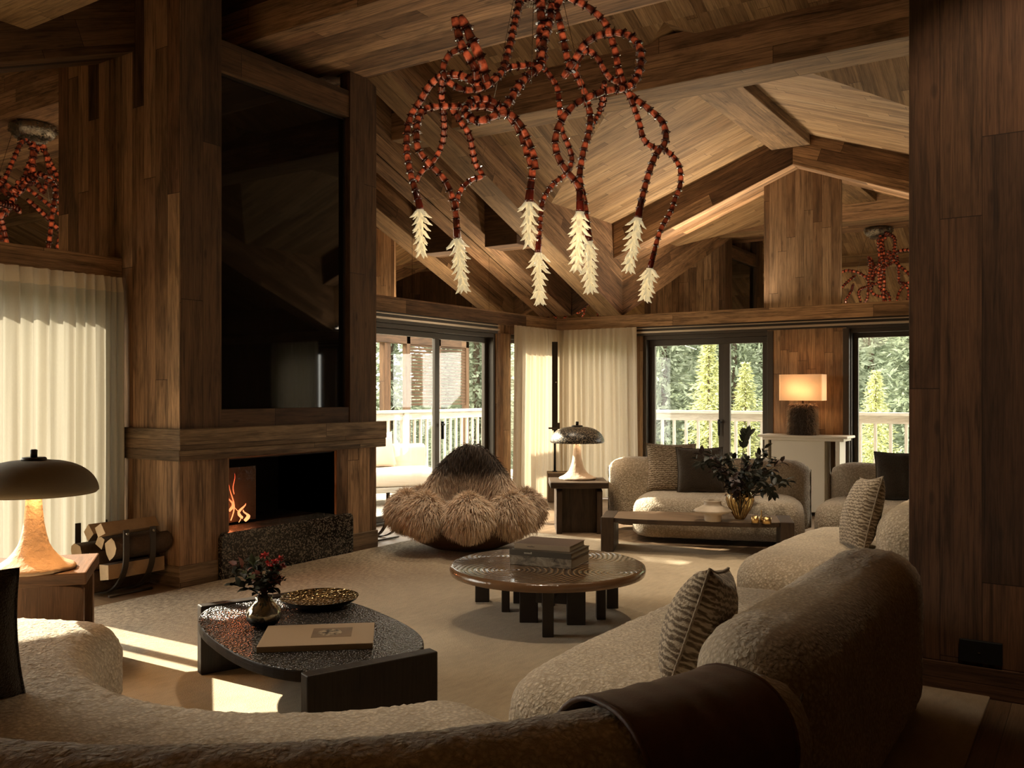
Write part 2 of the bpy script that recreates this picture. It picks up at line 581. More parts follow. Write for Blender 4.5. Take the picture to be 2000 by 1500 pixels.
def soft_sweep(mb, path, width, z0, z1, r, er, step=.04, mat=0, crown=0.0):
    """upholstered body: rounded-rectangle section drawn along a path in plan, ends rounded off by er"""
    P = catmull([(x, y, 0) for x, y in path], step)
    L = [0]
    for a, b in zip(P, P[1:]): L.append(L[-1] + (b - a).length)
    tot = L[-1]
    # extra stations at the ends
    st = []
    for e in range(0, 7):
        st.append(er * (1 - cos(pi / 2 * e / 6)))
    n = max(4, int((tot - 2 * er) / step))
    st += [er + (tot - 2 * er) * k / n for k in range(1, n)]
    st += [tot - s for s in st[:7][::-1]]
    def at(s):
        for i in range(len(L) - 1):
            if s <= L[i + 1] + 1e-9:
                t = (s - L[i]) / max(1e-9, L[i + 1] - L[i])
                p = P[i].lerp(P[i + 1], t)
                a, b = P[max(i - 1, 0)], P[min(i + 2, len(P) - 1)]
                return p, (b - a).normalized()
        return P[-1], (P[-1] - P[-2]).normalized()
    mb.fresh()
    rings = []
    for s in st:
        e = min(s, tot - s)
        ins = 0 if e >= er else er * (1 - sqrt(max(0, 1 - (1 - e / er) ** 2)))
        p, t = at(s)
        nrm = Vector((t.y, -t.x, 0))
        w = (width(s / tot) if callable(width) else width) / 2 - ins
        top, bot = (z1(s / tot) if callable(z1) else z1) - ins * .55, z0 + ins * .2
        rr = min(r, w * .98, (top - bot) * .48)
        sec = []
        m = max(3, int(rr * 1.57 / step))
        def arc(cx, cz, a0):
            for k in range(m + 1):
                a = a0 + pi / 2 * k / m
                sec.append((cx + rr * cos(a), cz + rr * sin(a)))
        rb = rr * .6
        nn = max(1, int((2 * w - 2 * rr) / step)); nv = max(1, int((top - bot - rr - rb) / step))
        arc(w - rr, top - rr, 0)
        sec += [(lerp(w - rr, -w + rr, k / nn), top + crown * sin(pi * k / nn)) for k in range(1, nn)]
        arc(-w + rr, top - rr, pi / 2)
        sec += [(-w, lerp(top - rr, bot + rb, k / nv)) for k in range(1, nv)]
        for k in range(m + 1):
            a = pi + pi / 2 * k / m
            sec.append((-w + rb + rb * cos(a), bot + rb + rb * sin(a)))
        sec += [(lerp(-w + rb, w - rb, k / nn), bot) for k in range(1, nn)]
        for k in range(m + 1):
            a = 1.5 * pi + pi / 2 * k / m
            sec.append((w - rb + rb * cos(a), bot + rb + rb * sin(a)))
        sec += [(w, lerp(bot + rb, top - rr, k / nv)) for k in range(1, nv)]
        rings.append([p + nrm * a + Vector((0, 0, b)) for a, b in sec])
    # resample every ring to the same count
    N = max(len(q) for q in rings)
    def resample(q):
        q = q + [q[0]]
        l = [0]
        for a, b in zip(q, q[1:]): l.append(l[-1] + (b - a).length)
        o, i = [], 0
        for k in range(N):
            s = l[-1] * k / N
            while l[i + 1] < s: i += 1
            o.append(q[i].lerp(q[i + 1], (s - l[i]) / max(1e-9, l[i + 1] - l[i])))
        return o
    rings = [resample(q) for q in rings]
    for a, b in zip(rings, rings[1:]):
        for k in range(N):
            m = (k + 1) % N
            mb.face([a[k], b[k], b[m], a[m]], None, mat, True)
    for q, fl in ((rings[0], 0), (rings[-1], 1)):
        c = sum(q, Vector()) / N
        prev = q
        for sc in (.66, .33):
            cur = [c + (p - c) * sc for p in q]
            for k in range(N):
                m = (k + 1) % N
                mb.face([prev[k], prev[m], cur[m], cur[k]] if not fl else [prev[m], prev[k], cur[k], cur[m]], None, mat, True)
            prev = cur
        mb.face(prev if not fl else prev[::-1], None, mat, True)
    return mb

# ------------------------------------------------------------------ the room
XA, YB = 11.525, 6.77                 # window wall and hearth wall
RX, RZ, SL = 5.88, 5.322, .40         # main ridge and pitch
GY, GZ, GS = 3.2, 4.75, .362          # cross gable ridge and pitch
Y0, Y1 = .724, 5.676                  # cross gable eaves
XMIN, YMIN = -1.5, -4.0
def zm(x): return RZ - SL * abs(x - RX)
def zg(y): return GZ - GS * abs(y - GY)

# floor
m = MB(); m.box((XMIN - .2, YMIN - .2, -.12), (XA + .2, YB + .2, 0), (1, 0, 0))
struct(m.build('floor', FLOORW), 'oak board floor around the rug')

# ceiling: main slopes plus the cross gable over the window wall
m = MB()
ex, ey = XA + .1, YB + .1
xv = (RZ + SL * RX - GZ) / SL         # gable ridge meets the main slope
xe = (RZ + SL * RX - zg(Y1)) / SL
def mp(x, y): return (x, y, zm(x))
gx = (1, 0, -SL)
m.face([mp(RX, YMIN), mp(xv, YMIN), mp(xv, ey), mp(RX, ey)], gx)
m.face([mp(xv, Y1), mp(ex, Y1), mp(ex, ey), mp(xv, ey)], gx)
m.face([mp(xv, YMIN), mp(ex, YMIN), mp(ex, Y0), mp(xv, Y0)], gx)
m.face([mp(xv, GY), mp(xe, Y1), mp(xv, Y1)], gx)
m.face([mp(xv, GY), mp(xv, Y0), mp(xe, Y0)], gx)
m.face([mp(XMIN - .1, YMIN), mp(RX, YMIN), mp(RX, ey), mp(XMIN - .1, ey)], (1, 0, SL))
def gp(x, y): return (x, y, zg(y))
m.face([gp(xv, GY), gp(ex, GY), gp(ex, Y1), gp(xe, Y1)], (0, 1, -GS))
m.face([gp(xv, GY), gp(ex, GY), gp(ex, Y0), gp(xe, Y0)], (0, 1, GS))
struct(m.build('ceiling', PINE), 'pale pine boarded pitched ceiling')

# beams ------------------------------------------------------------
def beam(name, lo, hi, g, mat, label):
    b = MB(); b.box(lo, hi, g)
    return struct(b.build(name, mat, bevel=.008), label)
beam('ridge_beam', (5.26, YMIN, 4.545), (6.5, YB, 5.25), (0, 1, 0), OLD, 'broad boxed ridge beam over the chandelier')
b = MB(); b.box((7.51, YMIN, 4.267), (7.94, YB, 4.72), (0, 1, 0)); b.mi = [0 if i == 4 else 1 for i in range(6)]  # separate boards on the sides stand in for their shade
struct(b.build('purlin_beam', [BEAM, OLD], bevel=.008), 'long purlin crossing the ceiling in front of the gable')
beam('purlin_beam', (3.02, YMIN, 4.13), (3.52, YB, 4.5), (0, 1, 0), PINE, 'pale purlin at the top left corner')  # pale boards put the window light on this purlin into its colour
beam('gable_ridge_beam', (7.9, 2.98, 4.55), (XA, 3.46, 4.80), (1, 0, 0), BEAM, 'ridge beam of the cross gable')

def rafter_y(ya, yb, label):           # rafters lying in a plane of constant Y, right slope
    pass
# deep rafters at both sides of the cross gable with their triangular cheeks
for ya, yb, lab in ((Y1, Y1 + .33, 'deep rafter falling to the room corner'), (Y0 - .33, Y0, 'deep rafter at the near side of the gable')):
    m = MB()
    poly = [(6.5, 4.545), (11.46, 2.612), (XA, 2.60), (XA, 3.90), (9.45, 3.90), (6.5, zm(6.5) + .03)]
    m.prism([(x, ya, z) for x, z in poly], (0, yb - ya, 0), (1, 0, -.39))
    m.mi[0] = m.mi[1] = 1  # side and cheek faces get other boards to imitate shade
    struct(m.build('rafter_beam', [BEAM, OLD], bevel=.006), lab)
# rafters against the hearth wall, over the mirrors
m = MB()
m.prism([(6.63, 6.50, 4.54), (11.51, 6.50, 2.64), (XA, 6.50, 3.09), (6.63, 6.50, zm(6.63) + .02)], (0, .26, 0), (1, 0, -.39))
struct(m.build('rafter_beam', OLD, bevel=.006), 'rafter along the top of the hearth wall mirrors')
m = MB()
m.prism([(4.385, 6.50, 4.25), (XMIN, 6.50, 1.95), (XMIN, 6.50, zm(XMIN)), (4.385, 6.50, zm(4.385) + .02)], (0, .26, 0), (1, 0, .39))
struct(m.build('rafter_beam', DARK, bevel=.006), 'dark rafter above the left mirror')
# cross gable rafters against the window wall
for sgn, lab in ((1, 'left gable rafter on the window wall'), (-1, 'right gable rafter on the window wall')):
    m = MB()
    ye = GY + sgn * (Y1 - GY)
    m.prism([(11.24, GY, 4.34), (11.24, GY, GZ + .02), (11.24, ye, zg(ye) + .02), (11.24, ye, 4.34 - .388 * (Y1 - GY))], (XA - 11.24, 0, 0), (0, 1, -.37 * sgn))
    struct(m.build('rafter_beam', OLD, bevel=.006), lab)
beam('purlin_beam', (9.28, Y1 + .335, 3.34), (9.68, 6.495, 3.95), (0, 1, 0), DARK, 'short dark purlin stub beside the corner rafter')

# hearth wall (wall_back) ------------------------------------------
m = MB()
for x0, x1 in ((XMIN - .2, .3), (4.25, 7.05), (9.97, 10.30), (11.42, XA + .2)):
    m.box((x0, YB, 0), (x1, YB + .22, 2.31), (0, 0, 1))
m.box((XMIN - .2, YB + .01, 2.31), (XA + .2, YB + .22, 5.6), (0, 0, 1))
struct(m.build('wall_back', OLD), 'old board wall behind the hearth')
# window wall (wall_right)
m = MB()
for y0, y1 in ((6.64, YB + .2), (5.37, 5.46), (2.62, 3.56), (.4, .75), (YMIN - .2, -.7)):
    m.box((XA, y0, 0), (XA + .22, y1, 2.31), (0, 0, 1))
m.box((XA + .01, YMIN - .2, 2.31), (XA + .22, YB + .2, 5.6), (0, 0, 1))
m.box((XA - .02, 2.62, 0), (XA, 3.60, 2.31), (0, 0, 1))
m.box((XA - .03, 2.68, 2.6), (XA + .02, 3.64, 4.62), (0, 0, 1))
struct(m.build('wall_right', PANEL), 'pine board wall between the windows')
m = MB(); m.box((XMIN - .22, YMIN - .2, 0), (XMIN, YB + .2, 5.6), (0, 0, 1))
struct(m.build('wall_left', OLD), 'board wall behind the camera')
m = MB(); m.box((XMIN - .2, YMIN - .22, 0), (XA + .2, YMIN, 5.8), (0, 0, 1))
struct(m.build('wall_front', OLD), 'board wall at the far right end')

# beams that run round the room under the mirrors
m = MB()
m.box((XMIN, YB - .10, 2.426), (4.385, YB + .02, 2.60), (1, 0, 0))
m.box((6.63, YB - .03, 2.426), (XA - .03, YB + .02, 2.60), (1, 0, 0))
struct(m.build('wall_back_beam', OLD, bevel=.005), 'old beam over the curtains and glass doors')
m = MB()
m.box((XA - .03, YMIN, 2.426), (XA + .02, YB + .02, 2.605), (0, 1, 0))
struct(m.build('wall_right_beam', OLD, bevel=.005), 'old beam over the window wall')
m = MB()
m.box((6.63, YB - .012, 2.30), (9.97, YB + .1, 2.426), (1, 0, 0)); m.box((XA - .012, -.7, 2.30), (XA + .1, 5.46, 2.426), (0, 1, 0))
struct(m.build('trim_1', BRONZE, bevel=.003), 'dark head trim above the doors and windows')
m = MB()
for za, zb in ((2.395, 2.408), (2.335, 2.362)):
    m.box((6.63, YB - .04, za), (9.97, YB - .012, zb), (1, 0, 0))
    m.box((XA - .04, -.7, za), (XA - .012, 5.46, zb), (0, 1, 0))
struct(m.build('trim_3', TRIMM, bevel=.003), 'thin pale metal tracks above the doors and windows')

# mirrors above the beams
def mirror_pane(pts, label):
    mm = MB(); n = len(pts)
    mm.prism(pts, MV, (0, 0, 1))
    return tag(mm.build('mirror', MIRROR), label, 'mirror', 'mirror panes above the beams')
def topb(x): return min(zm(x), 5.2)
MV = Vector((0, .012, 0))
yb = YB - .005
mirror_pane([(XMIN, yb, 2.6), (4.38, yb, 2.6), (4.38, yb, zm(4.38)), (XMIN, yb, zm(XMIN))], 'mirror pane above the sheer curtain reflecting part of the red chandelier')
xs = [6.635, 8.188, 9.772, XA]
for i, lab in enumerate(('mirror pane right beside the fireplace above the glass door', 'middle mirror pane above the glass door, crossed by a reflected rafter', 'narrowing mirror pane ending in the corner above the curtain')):
    a, b = xs[i], xs[i + 1] - .006
    mirror_pane([(a, yb, 2.6), (b, yb, 2.6), (b, yb, zm(b)), (a, yb, zm(a))], lab)
MV = Vector((.012, 0, 0))
xa = XA - .005
for a, b, lab in ((3.645, YB, 'mirror pane above the window left of the boarded pier'), (YMIN, 2.675, 'mirror pane right of the boarded pier reflecting the red chandelier')):
    mirror_pane([(xa, a, 2.6), (xa, b, 2.6), (xa, b, 4.7), (xa, a, 4.7)], lab)

# dark pier at the right
m = MB()
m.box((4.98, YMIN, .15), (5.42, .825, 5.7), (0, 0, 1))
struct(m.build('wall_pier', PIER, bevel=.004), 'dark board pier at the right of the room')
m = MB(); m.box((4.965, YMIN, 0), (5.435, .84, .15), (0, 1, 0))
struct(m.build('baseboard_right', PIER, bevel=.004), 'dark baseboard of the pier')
t = thing('wall_outlet', 'black outlet box set low in the dark board pier', 'outlet', (4.98, .495, .225))
m = MB(); m.box((-.02, -.095, -.055), (0, .095, .055)); m.build('outlet_box', PLASTIC, t, .004)
m = MB(); m.box((-.024, .0, -.006), (-.02, .012, .0)); m.build('indicator', SILVER, t)

# fireplace ----------------------------------------------------------
FX0, FX1, FY = 4.385, 6.63, 5.932
t = thing('fireplace', 'tall old-board fireplace with thick mantel, dark glass panel and granite hearth', 'fireplace', (5.5, 6.35, 0))
O = Vector((5.5, 6.35, 0))
def off(mb):
    mb.v = [(x - O.x, y - O.y, z - O.z) for x, y, z in mb.v]
    return mb
m = MB()
# body below the mantel around the firebox opening
ox0, ox1, oz0, oz1 = 4.855, 6.085, .37, .965
m.box((FX0, FY, .16), (ox0, YB, 1.0), (0, 0, 1))
m.box((ox1, FY, .16), (FX1, YB, 1.0), (0, 0, 1))
m.box((ox0, FY, oz1), (ox1, YB, 1.0), (1, 0, 0))
m.box((ox0, FY + .02, 0), (ox1, YB, oz0 - .02), (0, 0, 1))
off(m).build('surround', OLD, t, .004)
m = MB()
m.box((FX0 + .012, FY + .13, 1.2), (FX1, YB, 4.40), (0, 0, 1))
m.box((FX0, FY, 1.2), (FX0 + .0119, YB, 4.76), (0, 0, 1))
m.box((FX0 + .012, FY + .15, 4.40), (FX0 + .42, YB, 4.76), (0, 0, 1))
off(m).build('chimney_breast', OLD, t)
m = MB()
m.box((FX0 + .0125, FY, 1.22), (4.78, FY + .129, 4.76), (0, 0, 1))
m.box((6.26, FY, 1.22), (FX1 + .002, FY + .129, 4.54), (0, 0, 1))
m.box((4.78, FY + .01, 4.11), (6.26, FY + .14, 4.36), (1, 0, 0))
m.box((4.78, FY + .01, 1.22), (6.26, FY + .14, 1.37), (1, 0, 0))
off(m).build('panel_frame', DARK, t, .005)
m = MB()
m.box((4.78, FY + .075, 1.37), (6.26, FY + .1, 4.11))
off(m).build('glass_panel', TVGLASS, t)
m = MB()
for (a, b) in (((4.78, FY + .06, 4.09), (6.26, FY + .075, 4.11)), ((4.78, FY + .06, 1.37), (4.795, FY + .075, 4.11)), ((6.245, FY + .06, 1.37), (6.26, FY + .075, 4.11))):
    m.box(a, b)
off(m).build('glass_bead', BRONZE, t)
m = MB()
m.box((FX0 - .03, FY - .035, .975), (FX1 + .105, YB, 1.06), (1, 0, 0))
m.box((FX0 - .03, FY - .045, 1.06), (FX1 + .105, YB, 1.225), (1, 0, 0))
off(m).build('mantel', GREY, t, .008)
m = MB()
m.box((FX0 - .012, FY - .014, 0), (4.74, YB, .165), (1, 0, 0))
off(m).build('baseboard', GREY, t, .006)
m = MB()
m.box((6.29, FY - .014, 0), (FX1 + .012, YB, .165), (1, 0, 0))
off(m).build('baseboard', GREY, t, .006)
m = MB()
a, b = FY + .03, YB - .06
m.box((ox0, b, oz0), (ox1, b + .03, oz1)); m.box((ox0 - .01, a, oz0), (ox0, b, oz1)); m.box((ox1, a, oz0), (ox1 + .01, b, oz1))
m.box((ox0, a, oz1 - .012), (ox1, b, oz1)); m.box((ox0, a, oz0 - .02), (ox1, b, oz0))
fb = off(m).build('firebox', BLACKIN, t)
m = MB()
m.box((ox0 + .02, FY + .26, oz0 + .03), (ox0 + .50, FY + .27, oz1 - .10))
off(m).build('fire_glass', plain('smoky_fire_glass', (.05, .035, .022), .12, .3, .6, 14), t)
g = G('flame'); o_ = g.obj()
z_ = g.n('SeparateXYZ', {0: o_}).outputs[2]
g.fin(g.n('Emission', {0: g.ramp(g.n('MapRange', {0: z_, 1: .38, 2: .85}).outputs[0], [(0, (1, .34, .12)), (.5, (1, .16, .05)), (1, (.5, .03, .01))]), 1: .55}).outputs[0])
FLAME = g.m
fl = None
for (x, z0, h, w, bend) in ((.035, .44, .30, .022, .02), (.06, .66, .17, .014, -.02), (.10, .42, .16, .013, .03), (.15, .45, .12, .03, -.03), (.185, .42, .10, .026, .04), (.02, .52, .13, .02, .03)):
    m = MB()
    P, Rr = [], []
    for k in range(9):
        u = k / 8
        P.append((ox0 + .085 + x + bend * sin(u * 5), FY + .12 + .015 * cos(u * 4 + x * 30), z0 + h * u))
        Rr.append(w * (sin(pi * min(1, u * .75 + .25)) ** .8) * .6 + .0015)
    m.tube(P, Rr, 7, flat=.35)
    off(m).build('flame', FLAME, t)
lamp('fire_light', 'POINT', (ox0 + .12, FY + .14, .52), 2.2, (1, .25, .08), .05)
m = MB()
hx0, hx1, hz, hr = 4.745, 6.255, .375, .05
pr = [(hx0, 0), (hx1, 0), (hx1, hz - hr)] + [(hx1 - hr + hr * cos(a), hz - hr + hr * sin(a)) for a in [pi / 2 * k / 8 for k in range(1, 9)]]
pr += [(hx0 + hr - hr * sin(a), hz - hr + hr * cos(a)) for a in [pi / 2 * k / 8 for k in range(0, 9)]]
m.prism([(x, FY - .05, z) for x, z in pr], (0, .32, 0), None, 0, False)
off(m).build('hearth', GRANITE, t, .006)
t = thing('light_switch', 'taupe double light switch on the side of the fireplace above the mantel', 'light switch', (FX0 - .001, 6.735, 1.315))
m = MB(); m.box((-.012, -.045, -.06), (0, .045, .06)); m.build('switch_plate', SWITCHM, t, .004)
for y in (-.012, .012):
    m = MB(); m.box((-.018, y - .006, -.018), (-.011, y + .006, .018)); m.build('rocker', BLACK, t, .002)

# glazed doors and windows ------------------------------------------
def glazed(name, axis, a0, a1, z1, splits, plane, lab, fw=.065, handle=None):
    """bronze framed glazing in a wall opening; axis 'x' lies along the hearth wall, 'y' along the window wall"""
    e = bpy.data.objects.new(name, None); COL.objects.link(e)
    e.location = (a0, plane, 0) if axis == 'x' else (plane, a0, 0)
    struct(e, lab)
    L = Vector(e.location)
    def bx(mb, p0, p1, q0, q1, z0_, z1_):
        if axis == 'x': mb.box((p0 - L.x, q0 - L.y, z0_), (p1 - L.x, q1 - L.y, z1_))
        else: mb.box((q0 - L.x, p0 - L.y, z0_), (q1 - L.x, p1 - L.y, z1_))
    mb = MB()
    p = plane
    bx(mb, a0, a1, p, p + .16, z1 - .055, z1); bx(mb, a0, a1, p, p + .16, 0, .03)
    bx(mb, a0, a0 + .05, p, p + .16, .03, z1 - .055); bx(mb, a1 - .05, a1, p, p + .16, .03, z1 - .055)
    mb.build(name + '_frame', BRONZE, e, .004)
    ed = [a0 + .05] + splits + [a1 - .05]
    for i in range(len(ed) - 1):
        s0, s1 = ed[i], ed[i + 1]
        q = p + .05 + .04 * (i % 2)
        mb = MB()
        bx(mb, s0, s1, q, q + .05, z1 - .055 - fw, z1 - .055); bx(mb, s0, s1, q, q + .05, .03, .03 + fw)
        bx(mb, s0, s0 + fw, q, q + .05, .03 + fw, z1 - .055 - fw); bx(mb, s1 - fw, s1, q, q + .05, .03 + fw, z1 - .055 - fw)
        lf = mb.build(name + '_leaf', BRONZE, e, .004)
        mb = MB(); bx(mb, s0 + fw, s1 - fw, q + .02, q + .024, .03 + fw, z1 - .055 - fw)
        mb.build(name + '_pane', GLASS, lf)
    if handle is not None:
        mb = MB()
        bx(mb, handle - .012, handle + .012, p + .02, p + .05, .93, 1.15)
        bx(mb, handle - .05, handle + .012, p + .005, p + .025, 1.10, 1.125)
        mb.build(name + '_handle', BLACK, e, .003)
    return e
glazed('door_1', 'x', 7.05, 9.97, 2.30, [8.80], YB + .03, 'bronze framed glass sliding door to the deck', .07, 8.86)
glazed('door_2', 'x', .3, 4.25, 2.30, [1.7, 3.08], YB + .03, 'bronze framed glass door behind the sheer curtain', .045)
glazed('window_1', 'y', 3.56, 5.37, 2.30, [4.22], XA + .03, 'bronze framed double window of the window wall', .085, 4.28)
glazed('door_3', 'x', 10.30, 11.42, 2.30, [], YB + .03, 'bronze framed glass behind the corner curtain', .05)
glazed('window_3', 'y', 5.46, 6.64, 2.30, [], XA + .03, 'bronze framed glass behind the window wall curtain', .05)
glazed('window_4', 'y', -.7, .4, 2.30, [], XA + .03, 'bronze framed window hidden behind the pier', .05)
glazed('window_2', 'y', .75, 2.62, 2.30, [1.68], XA + .03, 'bronze framed window right of the table lamp', .06)
m = MB(); m.box((XA - .03, 2.585, 0), (XA + .05, 2.66, 2.30), (0, 0, 1)); m.box((XA - .03, 3.52, 0), (XA + .05, 3.60, 2.30), (0, 0, 1))
struct(m.build('trim_2', BRONZE, bevel=.004), 'window jambs at the boarded pier')

# curtains ------------------------------------------------------------
def curtain(name, p0, p1, z0, z1, folds, amp, mat, label, nrm, flare=0, squeeze=None):
    t = thing(name, label, 'curtain', (p0[0], p0[1], 0))
    p0, p1, nrm = Vector((*p0, 0)), Vector((*p1, 0)), Vector((*nrm, 0))
    n = folds * 12
    rg = random.Random(folds)
    ph = [rg.uniform(-.5, .5) for _ in range(folds + 2)]
    am = [rg.uniform(.55, 1.25) for _ in range(folds + 2)]
    mb = MB(); hd = MB()
    zs = [z1, z1 - .02, z1 - .05, z1 - .085, z1 - .12, z1 - .3] + [lerp(z1 - .3, z0, k / 12) for k in range(1, 13)]
    rows = []
    for z in zs:
        k = (z1 - z) / (z1 - z0)
        row = []
        for i in range(n + 1):
            u = i / n
            uu = squeeze(u) if squeeze else u
            f = u * folds
            j = int(f)
            ww = 2 * pi * f + ph[j] * .8 * sin(pi * (f - j)) ** 2
            pinch = min(1, k / .05)
            a = amp * am[j] * (.55 + .45 * pinch) * (sin(ww) + .25 * sin(2.3 * ww + 3 * k + ph[j]))
            x = p0.lerp(p1, uu) + nrm * (a - flare * k * (1 - u) ** 3 * 0)
            x += (p0 - p1).normalized() * flare * k * (1 - u) ** 2
            x -= p0
            row.append(Vector((x.x, x.y, z)))
        rows.append(row)
    for q, (a, b) in enumerate(zip(rows, rows[1:])):
        tgt = hd if q < 4 else mb
        for i in range(n):
            tgt.face([a[i], a[i + 1], b[i + 1], b[i]], None, 0, True)
    mb.build('drape', mat, t)
    hd.build('heading_tape', CURT, t)
    return t
curtain('sheer_curtain', (3.33, 6.60), (4.33, 6.60), .02, 2.43, 12, .045, SHEER, 'sheer cream curtain lit from behind, left of the fireplace', (0, -1), 0, lambda u: 1 - (1 - u) ** 1.5 * 1.0)
curtain('linen_curtain', (10.16, 6.62), (11.42, 6.62), .02, 2.42, 11, .035, CURT, 'cream linen curtain beside the glass door, left of the corner', (0, -1), .06)
curtain('linen_curtain', (11.40, 5.40), (11.40, 6.62), .02, 2.42, 12, .03, CURT, 'cream linen curtain on the window wall behind the black speckled lamp', (-1, 0), .03)

curtain('linen_curtain', (11.40, -.75), (11.40, .45), .02, 2.42, 12, .03, CURT, 'cream linen curtain behind the pier, seen as a reflection in the dark glass', (-1, 0), 0)
# rug
t_ = MB(); t_.box((-3.35, -2.70, 0), (3.35, 2.70, .014))
rg_ = t_.build('rug', RUG, None, .004, (4.80, 3.155, 0))
tag(rg_, 'large worn beige-brown rug under the tables and sofas', 'rug')

# ------------------------------------------------------------------ sofas
RT = .014
def sofa(name, label, group, seat, back, extra=(), seatw=.9, backw=.34, z_seat=.43, z_back=.76, step=.05, dis=(.03, .012), er=.22, ber=.24):
    """seat and back are paths in plan (world metres)"""
    c = seat[len(seat) // 2]
    t = thing(name, label, 'sofa', (c[0], c[1], RT), 0, group)
    def loc(path): return [(x - c[0], y - c[1]) for x, y in path]
    if seat:
        mb = soft_sweep(MB(), loc(seat), seatw, .03, z_seat, .15, er, step, 0, .012)
        displace(mb.build('seat', BOUCLE, t), *dis)
    if back:
        mb = soft_sweep(MB(), loc(back), backw, .03, z_back, .17, ber, step)
        displace(mb.build('backrest', BOUCLE, t), *dis)
    return t

def arc_path(cx, cy, r, a0, a1, n=24):
    return [(cx + r * cos(radians(lerp(a0, a1, k / n))), cy + r * sin(radians(lerp(a0, a1, k / n)))) for k in range(n + 1)]
SG = 'cream boucle sofa sections round the rug'
sofa('sofa', 'curved cream boucle sofa section nearest the camera with a tan leather throw over its back', SG,
     arc_path(3, 2.9, 1.47, 113, 250), arc_path(3, 2.9, 2.17, 165, 259.5), seatw=.92, backw=.36, z_back=.715, step=.022, dis=(.022, .017), er=.25)
sofa('sofa', 'long cream boucle sofa section beside the dark pier with a patterned cushion on it', SG,
     [(2.79, 1.46), (3.4, 1.5), (4.2, 1.48), (4.98, 1.46)], [(2.62, .91), (3.3, .90), (4.0, .90), (4.72, .90)], seatw=.92, backw=.44, z_seat=.42, z_back=.75, step=.022, dis=(.022, .017), er=.24, ber=.27)
sofa('sofa', 'cream boucle sofa section partly hidden by the pier, patterned cushion leaning on its back', SG,
     [(5.58, 1.55), (6.3, 1.56), (7.05, 1.53), (7.5, 1.45)], [(6.05, .98), (6.6, 1.0), (7.3, 1.0)], seatw=.92, backw=.5, z_back=.74, step=.04, er=.26)
sofa('sofa', 'cream boucle corner section under the fur lamp with a dark cushion', SG,
     [(9.25, 2.36), (9.28, 1.8), (9.28, 1.2)], [(9.72, 2.38), (9.75, 1.8), (9.75, 1.15)], seatw=.92, backw=.36, z_back=.77, er=.2)
sofa('sofa', 'long cream boucle sofa in front of the double window with two cushions', SG,
     [(8.68, 4.12), (8.82, 3.7), (9.02, 3.1), (9.22, 2.52)], [(9.02, 4.62), (9.22, 4.1), (9.5, 3.3), (9.68, 2.56)], seatw=.96, backw=.42, z_back=.78, er=.22)

# leather throw over the back of the near sofa
t = thing('leather_throw', 'tan leather throw draped over the curved back of the nearest sofa', 'throw', (2.2, .95, RT + .72))
mb = MB()
A0, A1, NA = 240.5, 252.6, 26
sec = []
wr, rt, zt = .195, .17, .728
sec = [(wr + .012, .05 + .50 * k / 16) for k in range(17)]
sec += [(wr - rt + (rt + .012) * cos(pi / 2 * k / 8), zt - rt + (rt + .006) * sin(pi / 2 * k / 8)) for k in range(9)]
sec += [(-wr + rt + (rt + .012) * cos(pi / 2 + pi / 2 * k / 8), zt - rt + (rt + .006) * sin(pi / 2 + pi / 2 * k / 8)) for k in range(9)]
sec += [(-wr - .012, zt - rt - .02 - .16 * k / 5) for k in range(6)]
rows = []
for i in range(NA + 1):
    row = []
    for k, (w, z) in enumerate(sec):
        a = radians(lerp(A0 - .9 * sin(k * .23) * .4, A1 + .5 * sin(k * .31), i / NA))
        rad = 2.17 + w * 1.0 + .004 * sin(i * .9 + k * .5)
        row.append(Vector((3 + rad * cos(a) - 2.2, 2.9 + rad * sin(a) - .95, z + .002 * sin(i * 1.3) - .72)))
    rows.append(row)
for a, b in zip(rows, rows[1:]):
    for k in range(len(sec) - 1):
        mb.face([a[k], b[k], b[k + 1], a[k + 1]], None, 0, True)
o = mb.build('leather_sheet', LEATHER, t)
so = o.modifiers.new('thick', 'SOLIDIFY'); so.thickness = .006; so.offset = 1
for row, nm in ((rows[0], 'hem'), (rows[-1], 'hem')):
    mb = MB(); mb.tube([p + Vector((0, 0, .002)) for p in row], .008, 7); mb.build(nm, LEATHER, t)

# ------------------------------------------------------------------ cushions
def cushion(label, loc, size, thick, mat, yaw, lean, roll=0, group=None, n=26):
    """stands on its edge, leaning back by lean; yaw is the direction its face looks"""
    t = thing('cushion', label, 'cushion', loc, 0, group)
    mb = MB()
    M = Matrix.Rotation(yaw, 4, 'Z') @ Matrix.Rotation(-lean, 4, 'Y') @ Matrix.Rotation(roll, 4, 'X')
    def pt(u, v, s):
        e = (1 - u * u) * (1 - v * v)
        tt = thick / 2 * (max(0, e) ** .42)
        y = size / 2 * u * (1 - .075 * (1 - v * v))
        z = size / 2 * v * (1 - .075 * (1 - u * u))
        wr = .006 * sin(7 * u + 3 * v) * e
        return M @ Vector((s * (tt + wr), y, z + size * .46))
    for s in (1, -1):
        for i in range(n):
            for j in range(n):
                q = [(i, j), (i + 1, j), (i + 1, j + 1), (i, j + 1)]
                if s < 0: q.reverse()
                uv = [(2 * a / n - 1, 2 * b / n - 1) for a, b in q]
                mb.face([pt(a, b, s) for a, b in uv], None, 0, True, [(a * size * .5, b * size * .5) for a, b in uv])
    o = mb.build('cushion_cover', mat, t)
    displace(o, .02, .006)
    # piped seam round the edge
    mb = MB()
    k = 16
    ring = [(-1 + 2 * i / k, -1) for i in range(k)] + [(1, -1 + 2 * i / k) for i in range(k)] + [(1 - 2 * i / k, 1) for i in range(k)] + [(-1, 1 - 2 * i / k) for i in range(k + 1)]
    mb.tube([pt(a, b, 0) for a, b in ring], .0055, 6)
    mb.build('seam', mat, t)
    return t
